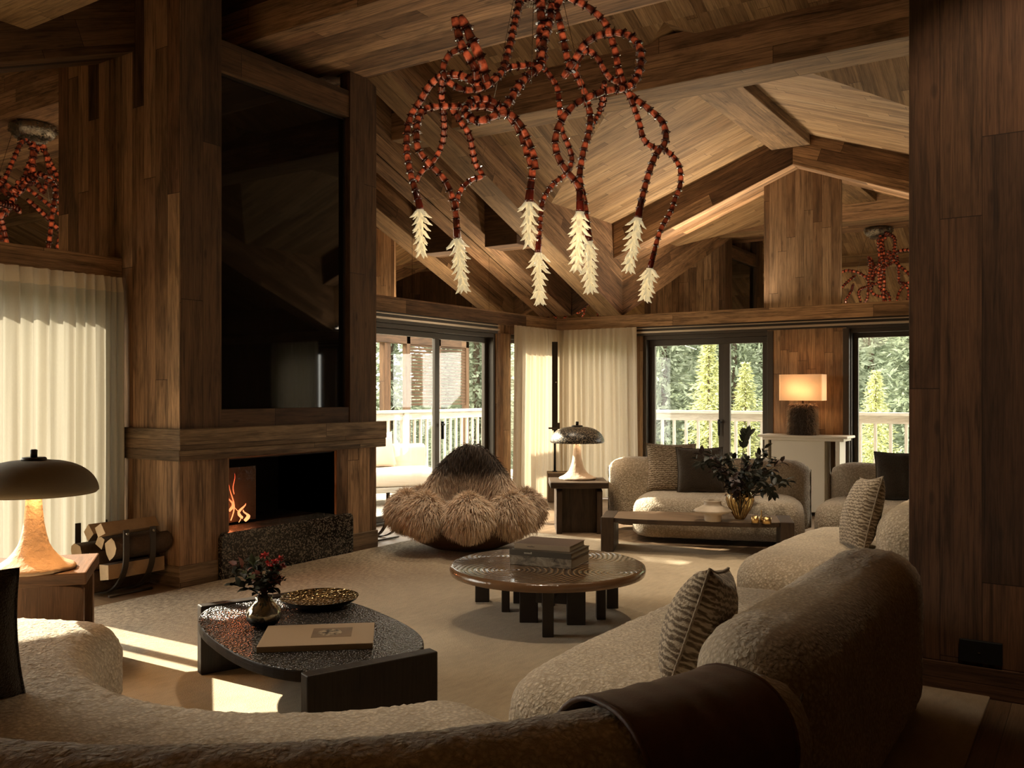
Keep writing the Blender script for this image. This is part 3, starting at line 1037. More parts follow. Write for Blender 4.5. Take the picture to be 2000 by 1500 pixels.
cushion('large cream and brown zigzag cushion leaning on the long sofa before the window', (9.06, 3.88, RT + .44), .53, .20, IKAT, pi + .42, .22)
cushion('dark brown cushion in front of the zigzag cushion on the long sofa', (9.02, 3.53, RT + .44), .50, .19, BROWNBC, pi + .55, .20)
cushion('dark brown cushion on the corner section beside the right window', (9.42, 1.62, RT + .44), .50, .17, BROWNBC, pi + .25, .25)
cushion('zigzag cushion leaning on the sofa section half hidden by the pier', (6.42, 1.42, RT + .43), .52, .22, IKAT, pi / 2 + .45, .28, .12)
cushion('zigzag cushion on the long sofa section next to the leather throw', (3.12, 1.30, RT + .42), .46, .24, IKAT, pi / 2 + .15, .30, .18)
cushion('large dark brown cushion on the nearest sofa at the left edge', (1.50, 3.30, RT + .43), .50, .24, BROWNBC, .9, .25)

# ------------------------------------------------------------------ coffee tables
def slab_table(name, label, loc, ang, L, W, H, th, top_mats, leg_mat, slab_w, slab_t, rise=0.0, expo=2.6, edge=None):
    """oval top held between two upright slabs"""
    t = thing(name, label, 'coffee table', loc, ang)
    n = 56
    out = []
    for k in range(n):
        a = 2 * pi * k / n
        ca, sa = cos(a), sin(a)
        out.append((L / 2 * abs(ca) ** (2 / expo) * (1 if ca > 0 else -1), W / 2 * abs(sa) ** (2 / expo) * (1 if sa > 0 else -1)))
    mb = MB()
    a = [Vector((x, y, H)) for x, y in out]; b = [Vector((x, y, H - th)) for x, y in out]
    mb.face(a, (1, 0, 0), 0); mb.face(b[::-1], (1, 0, 0), 1)
    for k in range(n):
        m = (k + 1) % n
        mb.face([b[k], b[m], a[m], a[k]], (1, 0, 0), 1, False)
    mb.build('tabletop', top_mats, t, .006)
    for s in (-1, 1):
        mb = MB()
        x0 = s * (L / 2 - slab_t * .5)
        y0, y1 = -slab_w / 2, slab_w / 2
        sh = [(y0, 0), (y1, 0), (y1, H + rise), (y0, H + rise)]
        mb.prism([(x0 - slab_t / 2, y, z) for y, z in sh], (slab_t, 0, 0), (0, 0, 1))
        mb.build('leg', leg_mat, t, .006)
    return t
slab_table('coffee_table', 'low black oval coffee table with pebbled top and slab legs in the foreground', (3.09, 3.22, RT), atan2(-1.32, -.52), 1.50, .86, .355, .05, [PEBBLE, TABLEW], TABLEW, .60, .07, .008)
slab_table('coffee_table', 'long brown oak coffee table in front of the window sofa', (8.05, 3.2, RT), atan2(-1.6, .62) , 1.74, .62, .32, .045, [BROWNW, DKWAL], DKWAL, .50, .12, .004, 3.2)

# round table with the ring top
t = thing('coffee_table', 'round varnished coffee table with growth-ring top on stubby dark legs', 'coffee table', (5.03, 3.02, RT))
mb = MB()
mb.lathe([(0, .315), (.60, .315), (.632, .322), (.638, .345), (.632, .368), (.615, .374)], 72)
mb.build('table_edge', plain('varnished_bark_edge', (.15, .078, .036), .22, 0, .4, 24, .35, Coat_Weight=.5), t)
mb = MB()
mb.lathe([(.617, .3735), (.5, .3745), (.3, .3745), (.12, .3745), (0, .3745)], 72)
mb.build('tabletop', RINGW, t)
LEGW = plain('black_brown_leg', (.022, .013, .008), .45, 0, .15, 40, .2)
def wl(px, py): return (px - 5.03, py - 3.02)
for (x, y, wx, wy) in ((5.26, 3.70, .10, .08), (5.11, 3.40, .055, .09), (4.96, 3.12, .12, .09), (4.72, 2.83, .07, .07), (5.07, 2.83, .12, .08), (5.28, 2.76, .06, .08), (5.60, 2.84, .08, .09), (5.42, 3.25, .09, .09), (5.36, 3.46, .07, .07)):
    a, b = wl(x, y)
    mb = MB(); mb.box((-wx / 2, -wy / 2, 0), (wx / 2, wy / 2, .316), (0, 0, 1), 0, rz(-1.0, (a, b, 0)))
    mb.build('leg', LEGW, t, .004)
for (p, q, z0_) in (((4.96, 3.12), (5.07, 2.83), .13), ((5.28, 2.76), (5.60, 2.84), .22), ((4.72, 2.83), (5.02, 2.97), .2), ((5.26, 3.70), (5.42, 3.25), .2)):
    a, b = wl(*p); c, d = wl(*q)
    an = atan2(d - b, c - a); ln = hypot(c - a, d - b)
    mb = MB(); mb.box((0, -.035, z0_), (ln, .035, .314), (1, 0, 0), 0, rz(an, (a, b, 0)))
    mb.build('apron', LEGW, t, .004)

# books ---------------------------------------------------------------
PAGES = plain('book_pages', (.38, .31, .225), .9, 0, .3, 220)
def book(label, loc, ang, w, d, h, cover, group=None, title=None, spine=None):
    """lies flat; spine along +Y edge side, w across, d deep"""
    t = thing('book', label, 'book', loc, ang, group)
    mb = MB()
    mb.box((-w / 2, -d / 2, 0), (w / 2, d / 2, .003)); mb.box((-w / 2, -d / 2, h - .003), (w / 2, d / 2, h))
    mb.build('cover', cover, t, .001)
    mb = MB(); mb.box((-w / 2, -d / 2 - .002, 0), (w / 2, -d / 2 + .004, h))
    mb.build('spine', spine or cover, t, .0012)
    mb = MB(); mb.box((-w / 2 + .005, -d / 2 + .004, .003), (w / 2 - .005, d / 2 - .004, h - .003))
    mb.build('page_block', PAGES, t)
    return t
C1 = plain('brown_cloth_cover', (.135, .078, .045), .7, 0, .2, 120)
C1S = plain('pale_tan_spine', (.40, .29, .19), .7)
C2 = plain('dark_olive_cover', (.06, .043, .024), .6)
C3 = plain('grey_cover', (.19, .15, .11), .6)
g = G('rocky_photo_spine'); o_ = g.obj()
g.pbr(g.ramp(g.noise(g.mapv(o_, (14, 20, 20)), 1, 6, .7, .8), [(.35, (.045, .032, .02)), (.5, (.22, .17, .115)), (.65, (.36, .30, .22))]), .5)
C3S = g.m
BA = atan2(-.40, .06)
zt = RT + .375
BG = 'coffee table books stacked on the round table'
def lettering(parent, n, h, mat, x, y, z, rg):
    """small blocked marks standing for the unreadable title on the spine"""
    mb = MB()
    for k in range(n):
        hh = h * rg.choice((.62, .62, 1.0))
        mb.box((x + k * h * .72, y - .0006, z - h * .31), (x + k * h * .72 + h * .5, y + .0006, z - h * .31 + hh))
    return mb.build('lettering', mat, parent)
RL = random.Random(8)
PALEINK = plain('pale_ink', (.55, .50, .38), .6)
WARMINK = plain('brown_ink', (.12, .08, .05), .6)
b = book('thick book with a rocky photo on its spine, bottom of the round table stack', (5.08, 3.03, zt), BA, .43, .33, .062, C3, BG, None, C3S)
b = book('dark olive book in the middle of the stack on the round table', (5.08, 3.03, zt + .062), BA, .43, .34, .036, C2, BG)
lettering(b, 6, .013, PALEINK, -.11, -.172, .018, RL)
b = book('brown book with a pale tan spine on top of the stack on the round table', (5.105, 3.045, zt + .098), BA + .03, .385, .30, .034, C1, BG, None, C1S)
lettering(b, 7, .010, WARMINK, -.10, -.152, .017, RL)
b = book('pale beige art book with a small picture on its cover, on the black oval table', (2.96, 3.0, RT + .356), atan2(-.42, .36), .50, .36, .026, plain('beige_cover', (.33, .235, .145), .6))
mb = MB(); mb.box((-.03, -.06, .0262), (.15, .10, .0268)); mb.build('cover_picture', plain('dark_cover_picture', (.16, .105, .06), .6, 0, 0, 40, .5), b)
g = G('picture_blot'); o_ = g.obj()
g.pbr(g.ramp(g.noise(g.mapv(o_, (60, 60, 60)), .6, 4, .7), [(.42, (.03, .018, .01)), (.58, (.40, .31, .20))]), .6)
mb = MB(); mb.lathe([(0, .0272), (.05, .0272), (.055, .0268)], 20, (.05, .02, 0)); mb.build('cover_motif', g.m, b)

# side tables and lamps --------------------------------------------------
def side_table(label, loc, ang, mat, S_=.60, H=.55):
    t = thing('side_table', label, 'side table', loc, ang)
    s = S_ / 2
    mb = MB(); mb.box((-s, -s, H - .065), (s, s, H), (1, 0, 0)); mb.build('tabletop', mat, t, .008)
    for k, x in enumerate((-.215, .215)):
        mb = MB()
        # upright board with a softly arched head
        pr = [(-s * .93, 0), (s * .93, 0), (s * .93, H - .10)] + [(s * .93 * cos(pi * q / 10), H - .10 + .034 * sin(pi * q / 10)) for q in range(1, 10)] + [(-s * .93, H - .10)]
        mb.prism([(x - .03 + (.06 if False else 0), y, z) for y, z in pr], (.06, 0, 0), (0, 0, 1))
        mb.build('leg', mat, t, .005)
    mb = MB(); mb.box((-.184, -.19, 0), (.184, .19, H - .07), (0, 0, 1)); mb.build('cross_board', mat, t, .005)
    return t
side_table('walnut side table under the glowing lamp at the left edge', (2.66, 4.86, RT), radians(52), WARMW, .60)
side_table('dark oak side table between the fur chair and the long sofa', (8.64, 4.80, 0), radians(-57), DKWAL, .62)

def mushroom_lamp(label, loc, shade_mat, base_mat, watt, glow, shr=.316):
    t = thing('table_lamp', label, 'lamp', loc)
    wob = lambda a, z: .018 * sin(5 * a + 17 * z) + .012 * sin(11 * a - 31 * z)
    mb = MB()
    mb.lathe([(0, 0), (.195, 0), (.205, .008), (.205, .016), (.19, .026), (.155, .042), (.12, .066), (.094, .098), (.073, .14), (.058, .19), (.049, .25), (.042, .32), (.037, .40), (.034, .45), (0, .45)], 48, wob=wob)
    o = mb.build('lamp_base', base_mat, t); displace(o, .03, .008)
    mb = MB()
    pr = []
    for k in range(15):
        a = pi / 2 * k / 14
        pr.append((.06 + (shr - .06) * cos(a) ** .9, .415 + .165 * sin(a) ** 1.05 * (1 if k else 1)))
    pr = [(shr - .004, .411)] + pr
    inner = [(max(0, r - .008), z - .008) for r, z in pr[::-1]]
    mb.lathe(pr + [(0, .582)], 56); mb.lathe([(0, .572)] + inner, 56)
    mb.build('lamp_shade', shade_mat, t)
    mb = MB(); mb.lathe([(0, .578), (.062, .578), (.062, .590), (.056, .596), (0, .596)], 28)
    mb.lathe([(0, .596), (.017, .596), (.018, .634), (.012, .638), (0, .638)], 16)
    mb.build('finial', BRONZE, t)
    for k in range(3):
        a = k * 2.1 + .3
        lamp('bulb_light', 'POINT', (loc[0] + .1 * cos(a), loc[1] + .1 * sin(a), loc[2] + .47), watt / 3, glow, .03)
    return t
mushroom_lamp('glowing table lamp with flared plaster foot and plain taupe mushroom shade at the left', (2.60, 4.74, RT + .55), SHADE1, PLASTER, 4.2, (1, .55, .22))
mushroom_lamp('table lamp with black speckled mushroom shade and flared plaster foot near the corner', (8.70, 4.84, .55), SPECK, PLASTER2, 1.6, (1, .7, .42), .30)

# cube stool with the dark pole on it
t = thing('cube_stool', 'small wooden cube stool with a hand slot, in the corner before the curtains', 'stool', (10.90, 6.30, 0), radians(-57))
mb = MB()
s = .21
mb.box((-s, -s, .36), (s, s, .395), (1, 0, 0)); mb.build('seat', GREY, t, .004)
for nm, lo, hi in (('side_panel', (-s, -s, 0), (-s + .03, s, .36)), ('side_panel', (s - .03, -s, 0), (s, s, .36)), ('front_panel', (-s + .03, -s, 0), (s - .03, -s + .03, .36)), ('back_panel', (-s + .03, s - .03, 0), (s - .03, s, .36))):
    mb = MB(); mb.box(lo, hi, (0, 0, 1)); mb.build(nm, GREY, t, .003)
mb = MB(); mb.box((-s - .002, -.05, .23), (-s + .001, .05, .275)); mb.build('hand_slot', BLACKIN, t)
t = thing('pole_stand', 'tall slim black pole standing on the cube stool between the two curtains', 'stand', (10.93, 6.44, .395))
mb = MB(); mb.box((-.04, -.012, .58), (.04, .012, 1.83), (0, 0, 1), 0, rz(YAW - pi / 2)); mb.build('blade', TABLEW, t, .004)
mb = MB(); mb.tube([(0, 0, 0), (0, 0, .58)], .017, 12); mb.lathe([(.0, 0), (.04, 0), (.035, .012), (.0, .012)], 16); mb.build('shaft', BLACK, t)
mb = MB(); mb.box((-.09, -.02, .60), (.07, -.012, .625), (1, 0, 0), 0, rz(YAW - pi / 2)); mb.box((.03, -.02, .625), (.07, -.01, .69), (1, 0, 0), 0, rz(YAW - pi / 2)); mb.build('clamp', BRONZE, t, .002)
mb = MB(); mb.lathe([(0, -.012), (.012, -.006), (.012, .006), (0, .012)], 12, (0, -.02, 1.26)); mb.build('knob', SILVER, t)

# console and the fur lamp
t = thing('console_table', 'pale console shelf with a cream panel below, on the boarded pier between the windows', 'console', (11.27, 3.06, 0))
mb = MB(); mb.box((-.20, -.55, .955), (.22, .53, .985), (0, 1, 0)); mb.build('shelf_top', WHITEP, t, .008)
mb = MB(); mb.box((-.16, -.50, .92), (.22, .48, .955), (0, 1, 0)); mb.build('shelf_rail', WHITEP, t, .005)
mb = MB(); mb.box((-.12, -.27, .05), (.18, .38, .92)); mb.build('cream_panel', WHITEP, t, .006)
for y in (-.42, .44):
    mb = MB(); mb.box((-.12, y - .025, 0), (.18, y + .025, .92), (0, 0, 1)); mb.build('leg', WHITEP, t, .005)

def strands(mb, bases, length, droop, rng, width=.0035, seg=3, curl=.25, grav=1.0, col=None, cols=None):
    """bases = (point, normal); each strand a tapering ribbon combed by droop"""
    for p, n, c in bases:
        L = length * rng.uniform(.6, 1.2)
        d = (n + Vector((rng.gauss(0, curl), rng.gauss(0, curl), rng.gauss(0, curl)))).normalized()
        sd = d.cross(Vector((rng.gauss(0, 1), rng.gauss(0, 1), rng.gauss(0, 1))))
        if sd.length < 1e-4: continue
        sd.normalize()
        prev = None
        q = Vector(p)
        for k in range(seg + 1):
            u = k / seg
            w = width * (1 - u) ** .7
            cur = (q - sd * w, q + sd * w)
            if prev is not None:
                i = len(mb.v)
                if k < seg:
                    mb.v += [tuple(prev[0]), tuple(prev[1]), tuple(cur[1]), tuple(cur[0])]
                    mb.f.append([i, i + 1, i + 2, i + 3]); mb.uv.append([(0, 0)] * 4)
                    if cols is not None: cols += [c] * 4
                else:
                    mb.v += [tuple(prev[0]), tuple(prev[1]), tuple(q)]
                    mb.f.append([i, i + 1, i + 2]); mb.uv.append([(0, 0)] * 3)
                    if cols is not None: cols += [c] * 3
                mb.mi.append(0); mb.sm.append(True)
            prev = cur
            q = q + d * (L / seg)
            d = (d + droop * grav).normalized()

g = G('long_fur')
at = g.n('Attribute', attribute_name='tone')
g.pbr(at.outputs[0], .75, 0, None, Sheen_Weight=.3, Specular_IOR_Level=.25)
FUR = g.m
def fur_build(mb, cols, name, parent):
    o = mb.build(name, FUR, parent)
    a = o.data.attributes.new('tone', 'FLOAT_COLOR', 'POINT')
    a.data.foreach_set('color', [x for c in cols for x in (*c, 1)])
    return o

t = thing('table_lamp', 'lamp with rectangular linen shade and brown fur base on the pale console', 'lamp', (11.22, 3.07, .985))
mb = MB(); mb.lathe([(0, 0), (1, 0), (1.02, .02), (.93, .15), (.92, .3), (.96, .37), (.9, .385), (0, .385)], 40, sx=.10, sy=.165)
mb.build('lamp_base', plain('fur_hide', (.05, .03, .017), .9), t)
rg = random.Random(5)
mb, cols, bs = MB(), [], []
for i in range(5200):
    a = rg.uniform(0, 2 * pi); z = rg.uniform(.01, .39)
    r = lerp(1.0, .92, z / .39)
    n = Vector((cos(a) / .10, sin(a) / .165, 0)).normalized()
    s = abs(sin(a))
    base = (.42, .28, .16) if s > .8 else ((.09, .055, .03) if s < .45 else (.20, .125, .068))
    if z > .35: base = (.22, .12, .06)
    k = rg.uniform(.7, 1.3)
    bs.append((Vector((r * .10 * cos(a), r * .165 * sin(a), z)), (n + Vector((0, 0, -.5))).normalized(), mul(base, k)))
strands(mb, bs, .055, Vector((0, 0, -.35)), rg, .0022, 3, .2, 1, None, cols)
fur_build(mb, cols, 'fur', t)
LINEN = curtain_mat('linen_shade', (.74, .60, .45), .35)
mb = MB()
sx, sy, z0_, z1_ = .13, .26, .425, .745
def rr_(sx, sy, r=.03, n=5):
    o = []
    for cx, cy, a0 in ((sx - r, sy - r, 0), (-sx + r, sy - r, pi / 2), (-sx + r, -sy + r, pi), (sx - r, -sy + r, 1.5 * pi)):
        o += [(cx + r * cos(a0 + pi / 2 * k / n), cy + r * sin(a0 + pi / 2 * k / n)) for k in range(n + 1)]
    return o
q = rr_(sx, sy)
mb.prism([(x, y, z0_) for x, y in q], (0, 0, z1_ - z0_), (0, 0, 1), 0, True, False)
mb.build('lamp_shade', LINEN, t)
mb = MB(); mb.tube([(0, 0, .38), (0, 0, .52)], .012, 10); mb.build('stem', BRONZE, t)
lamp('bulb_light', 'POINT', (11.22, 3.0, 1.52), .8, (1, .55, .24), .04)
lamp('bulb_light', 'POINT', (11.22, 3.14, 1.56), .8, (1, .55, .24), .04)

# ------------------------------------------------------------------ fur chair
CH = Vector((6.98, 5.10, 0)); CA = YAW + pi - radians(6)         # local +X looks into the room
t = thing('fur_armchair', 'low round armchair covered in long brown and tan fur on a leather bowl', 'armchair', (CH.x, CH.y, RT), CA)
mb = MB()
mb.lathe([(0, 0), (.20, .0), (.32, .02), (.44, .07), (.54, .15), (.59, .24), (.57, .30), (0, .30)], 48, sx=.92, sy=1.04)
mb.build('leather_bowl', LEATHD, t)
HIDE = plain('fur_underside', (.34, .235, .155), .95)
rg = random.Random(9)
TAN, MID, DRK = (.76, .58, .42), (.42, .28, .175), (.06, .037, .022)
def blob_fur(parent, name, fn, nu, nv, count, L, droop, tone, grav=1.0, width=.0042):
    """fn(u,v) -> point on a closed-looking surface, u,v in 0..1; covered with strands"""
    mb = MB()
    pts = [[fn(i / nu, j / nv) for j in range(nv + 1)] for i in range(nu + 1)]
    for i in range(nu):
        for j in range(nv):
            mb.face([pts[i][j], pts[i + 1][j], pts[i + 1][j + 1], pts[i][j + 1]], None, 0, True)
    cen = sum((q for r in pts for q in r), Vector()) / ((nu + 1) * (nv + 1))
    if name == 'backrest': cen = Vector((-.38, 0, .1))
    body = mb.build(name, HIDE, parent)
    mb, cols, bs = MB(), [], []
    for _ in range(count):
        u, v = rg.random(), rg.random()
        p = fn(u, v)
        e = .004
        a = fn(min(1, u + e), v) - fn(max(0, u - e), v); b = fn(u, min(1, v + e)) - fn(u, max(0, v - e))
        n = a.cross(b)
        if n.length < 1e-9: continue
        n.normalize()
        if n.dot(p - cen) < 0: n = -n
        bs.append((p, (n * .6 + droop).normalized(), mul(tone(u, v, p), rg.uniform(.72, 1.25))))
    strands(mb, bs, L, droop, rg, width, 4, .3, grav, None, cols)
    fur_build(mb, cols, 'fur', body)
    return body
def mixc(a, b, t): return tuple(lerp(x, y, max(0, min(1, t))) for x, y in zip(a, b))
# backrest: tall rounded hood at the rear
def hood(u, v):
    a = lerp(-1.9, 1.9, u)                 # around the rear
    k = sin(pi * u)
    h = .15 + .60 * k ** 1.7
    vv = v
    # section from outside bottom over the top to the inside seat
    s = vv * pi
    rad = .50 - .17 * k * (1 - abs(cos(s))) * .4
    thick = .10
    zz = .22 + (h) * sin(s) ** .8
    rr2 = lerp(.60, .26, vv) - .10 * sin(s) * k
    return Vector((-cos(a) * rr2 * .95, sin(a) * rr2 * 1.08, zz))
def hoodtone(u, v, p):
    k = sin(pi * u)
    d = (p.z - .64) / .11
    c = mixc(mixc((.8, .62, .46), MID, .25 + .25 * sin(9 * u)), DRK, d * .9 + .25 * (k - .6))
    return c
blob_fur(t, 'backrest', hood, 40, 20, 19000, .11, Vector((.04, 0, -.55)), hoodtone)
# seat pad
def seatf(u, v):
    a = 2 * pi * u
    r = .36 * sin(pi / 2 * v)
    return Vector((.08 + r * cos(a), r * sin(a), .30 + .05 * cos(pi / 2 * v)))
blob_fur(t, 'seat', seatf, 24, 8, 2500, .07, Vector((0, 0, -.15)), lambda u, v, p: mixc(MID, TAN, .3))
# the ring of fat rolls round the front and sides
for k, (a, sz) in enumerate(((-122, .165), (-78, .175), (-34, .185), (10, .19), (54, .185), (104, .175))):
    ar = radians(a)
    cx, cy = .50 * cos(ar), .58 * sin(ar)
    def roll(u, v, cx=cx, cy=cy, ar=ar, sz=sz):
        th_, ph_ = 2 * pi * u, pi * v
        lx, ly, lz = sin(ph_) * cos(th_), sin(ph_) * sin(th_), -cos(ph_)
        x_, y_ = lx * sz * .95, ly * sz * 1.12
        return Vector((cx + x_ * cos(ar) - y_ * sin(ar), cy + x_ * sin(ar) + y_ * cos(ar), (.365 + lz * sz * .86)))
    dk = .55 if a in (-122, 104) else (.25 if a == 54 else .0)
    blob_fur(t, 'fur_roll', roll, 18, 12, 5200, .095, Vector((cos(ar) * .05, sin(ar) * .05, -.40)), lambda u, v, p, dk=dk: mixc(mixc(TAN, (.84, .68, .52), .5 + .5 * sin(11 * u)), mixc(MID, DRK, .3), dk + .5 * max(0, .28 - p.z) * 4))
mb = MB(); mb.box((-.52, .38, .40), (-.49, .46, .52)); mb.build('leather_tab', BLACK, t, .006)

# ------------------------------------------------------------------ firewood
BARK = plain('log_bark', (.065, .038, .02), .95, 0, 1, 40, .5)
CUT = plain('pale_cut_wood', (.46, .33, .19), .85, 0, .4, 60, .2)
SPLIT = plain('split_wood', (.28, .175, .09), .9, 0, .5, 50, .3)
def log_rack(label, loc, ang, logs=True, lab2='firewood log'):
    t = thing('log_rack', label, 'log rack', loc, ang)
    for x in (-.13, .09):
        mb = MB()
        prof = []
        for k in range(25):
            a = lerp(-radians(8), pi + radians(8), k / 24)
            prof.append((-.315 * cos(a) if False else -.315 * cos(a) * (1.0), .315 - .31 * sin(a) if .315 - .31 * sin(a) > 0 else .004))
        prof = [(-.315, .50)] + prof[1:-1] + [(.315, .50)]
        w = .022
        ins = []
        for k, (y, z) in enumerate(prof):
            y0_, z0_ = prof[max(0, k - 1)]; y1_, z1_ = prof[min(len(prof) - 1, k + 1)]
            tx, tz = y1_ - y0_, z1_ - z0_
            l = hypot(tx, tz)
            ins.append((y - tz / l * .012, z + tx / l * .012))
        for (a, b), (c, d) in zip(zip(prof, ins), zip(prof[1:], ins[1:])):
            for xx, fl in ((x - w, 0), (x + w, 1)):
                f = [(xx, *a), (xx, *c), (xx, *d), (xx, *b)]
                mb.face(f if fl else f[::-1])
            mb.face([(x - w, *a), (x + w, *a), (x + w, *c), (x - w, *c)]); mb.face([(x - w, *b), (x - w, *d), (x + w, *d), (x + w, *b)])
        mb.build('hoop', BRONZE, t)
        for y in (-.318, .318):
            mb = MB(); mb.lathe([(0, -.012), (.011, -.008), (.012, .008), (0, .012)], 10, (x, y * 1.01, .47)); mb.build('rivet', SILVER, t)
    for y in (-.20, .20):
        mb = MB(); mb.tube([(-.20, y, .012), (.16, y, .012)], .010, 8); mb.build('foot_bar', BRONZE, t)
    if not logs: return t
    rg = random.Random(4)
    spots = [(-.03, .095, .085, 'r'), (.16, .15, .075, 's'), (-.19, .19, .08, 's'), (-.02, .25, .08, 's'), (.15, .31, .075, 'r'), (-.20, .355, .08, 'r'), (-.06, .395, .07, 's'), (.09, .45, .07, 's'), (-.17, .50, .065, 's')]
    names = ['round log at the bottom of the left rack', 'split log low on the window side of the left rack', 'split log low at the front of the left rack', 'split log in the middle of the left rack', 'round log high on the window side of the left rack', 'round log at the front upper side of the left rack', 'split log just above the middle of the left rack', 'split log near the top of the left rack, window side', 'topmost split log at the front of the left rack']
    ca, sa = cos(ang), sin(ang)
    for k, (y, z, r, kind) in enumerate(spots):
        dx = rg.uniform(-.055, .055)
        lg = thing('firewood_log', names[k], 'log', (loc[0] + dx * ca - y * sa, loc[1] + dx * sa + y * ca, loc[2] + z), ang + rg.uniform(-.05, .05), 'firewood in the log rack')
        n = 10 if kind == 'r' else 4
        a0 = rg.uniform(0, 6)
        out = [(r * rg.uniform(.80, 1.12) * cos(a0 + 2 * pi * i / n), r * rg.uniform(.80, 1.12) * sin(a0 + 2 * pi * i / n)) for i in range(n)]
        L = .23
        mb = MB()
        for i in range(n):
            j = (i + 1) % n
            mb.face([(-L, *out[i]), (-L, *out[j]), (L, *out[j]), (L, *out[i])], (1, 0, 0), 0 if (kind == 'r' or i < 2) else 1, kind == 'r')
        mb.build('bark_side', [BARK, SPLIT], lg)
        for s in (-1, 1):
            mb = MB(); f = [(s * L, *p) for p in out]
            mb.face(f if s > 0 else f[::-1]); mb.build('cut_end', CUT, lg)
    return t
log_rack('iron log rack with curved hoops full of firewood, left of the fireplace', (4.08, 6.27, 0), 0)
log_rack('second iron log rack just visible right of the fireplace', (7.0, 6.30, 0), 0, False)

# ------------------------------------------------------------------ vases, plants, small things
def leaf(mb, p, d, up, L, W, mat=0):
    d = d.normalized(); s = d.cross(up)
    if s.length < 1e-3: s = d.orthogonal()
    s.normalize(); u2 = s.cross(d)
    a, b, c = p + d * L * .33 + s * W + u2 * W * .3, p + d * L * .7 + s * W * .72 + u2 * W * .2, p + d * L - u2 * L * .12
    a2, b2 = p + d * L * .33 - s * W + u2 * W * .3, p + d * L * .7 - s * W * .72 + u2 * W * .2
    m1, m2 = p + d * L * .33, p + d * L * .7
    mb.fresh()
    for f in ([p, m1, a], [p, a2, m1], [m1, m2, b, a], [m1, a2, b2, m2], [m2, c, b], [m2, b2, c]):
        mb.face(f, None, mat, True)
LEAFD = plain('dark_green_leaf', (.018, .021, .012), .5, 0, .2, 60, .4)
LEAFG = plain('green_leaf', (.05, .062, .025), .5, 0, .2, 60, .4)
LEAFR = plain('russet_leaf', (.13, .035, .02), .55, 0, .2, 60, .4)
STEM = plain('dark_stem', (.03, .022, .013), .7)
REDF = plain('red_flower', (.55, .045, .04), .6, 0, .3, 90, .3)

g = G('amber_ribbed_glass')
lw = g.n('LayerWeight', {0: .4})
tr = g.n('BsdfTransparent', {0: (.93, .80, .52, 1)})
gl = g.n('BsdfGlossy', {0: (1, .9, .7, 1), 'Roughness': .04})
g.fin(g.n('MixShader', {0: g.math('MULTIPLY', lw.outputs[1], .55), 1: tr.outputs[0], 2: gl.outputs[0]}).outputs[0])
AMBGL = g.m
VZ = RT + .32
t = thing('glass_vase', 'bulbous ribbed amber glass vase on the long brown coffee table', 'vase', (8.13, 2.80, VZ))
mb = MB()
vp = [(0, .002), (.035, .0), (.045, .012), (.075, .06), (.108, .12), (.126, .18), (.118, .23), (.09, .265), (.07, .285), (.075, .30)]
mb.lathe(vp, 48); mb.build('vase_body', AMBGL, t)
mb = MB()
for k in range(18):
    a = 2 * pi * k / 18
    mb.tube([(r * 1.01 * cos(a), r * 1.01 * sin(a), z) for r, z in vp[1:]], .0032, 5, 0, True)
mb.build('ribs', plain('amber_rib', (.30, .17, .06), .2, .4), t)

def bouquet(name, label, loc, stems, rg, spread, lens, mats, leafL, leafW, dense=9, flowers=0):
    t = thing(name, label, 'flowers', loc)
    for k in range(stems):
        a = 2 * pi * k / stems + rg.uniform(-.3, .3)
        sp = rg.uniform(.35, 1) * spread
        ln = rg.uniform(*lens)
        P = []
        for i in range(8):
            u = i / 7
            P.append(Vector((sp * cos(a) * u ** 1.6, sp * sin(a) * u ** 1.6, ln * (u - .32 * u * u * sp / spread))))
        mb = MB(); mb.tube(P, [.004 * (1 - .6 * i / 7) for i in range(8)], 6)
        st = mb.build('stem', STEM, t)
        mb = MB()
        for i in range(dense):
            u = lerp(.38, 1, i / max(1, dense - 1))
            q = u * 7; j = min(6, int(q)); p = P[j].lerp(P[j + 1], q - j)
            d = (P[j + 1] - P[j]).normalized()
            for sd in (0, 1):
                dd = d * .7 + Vector((rg.gauss(0, .8), rg.gauss(0, .8), rg.gauss(-.05, .6)))
                leaf(mb, p, dd, Vector((rg.gauss(0, .4), rg.gauss(0, .4), 1)), leafL * rg.uniform(.6, 1.15), leafW * rg.uniform(.7, 1.2), 0)
        mb.build('leaves', mats[k % len(mats)], st)
    return t
rg = random.Random(21)
bouquet('foliage_bouquet', 'loose bouquet of dark leafy branches in the amber glass vase', (8.13, 2.80, VZ + .03), 26, rg, .47, (.42, .76), [LEAFD, LEAFD, plain('plum_leaf', (.035, .019, .016), .5)], (.092), .022, 11)
# a few long trailing sprigs
t = [o for o in bpy.data.objects if o.name.startswith('foliage_bouquet')][0]
for (dx, dz, ln) in ((.10, .75, 1), (.38, .34, 1), (.30, .22, 1), (-.30, .50, 1)):
    R = Vector((sin(YAW), -cos(YAW), 0))
    P = [Vector((0, 0, .22)) + R * (dx - .03) * u ** 1.3 * 1.1 + Vector((0, 0, (dz - .22) * u + .14 * sin(pi * u))) for u in [i / 8 for i in range(9)]]
    mb = MB(); mb.tube(P, .003, 6); st = mb.build('stem', STEM, t)
    mb = MB()
    for i in range(4, 9):
        for s in (-1, 1, 0):
            leaf(mb, P[i], Vector((R.x * s * .7, R.y * s * .7, -.5 if dz < .6 else .6)) + (P[i] - P[i - 1]) * 8, Vector((R.y, -R.x, .3)), .095, .021)
    mb.build('leaves', LEAFD, st)

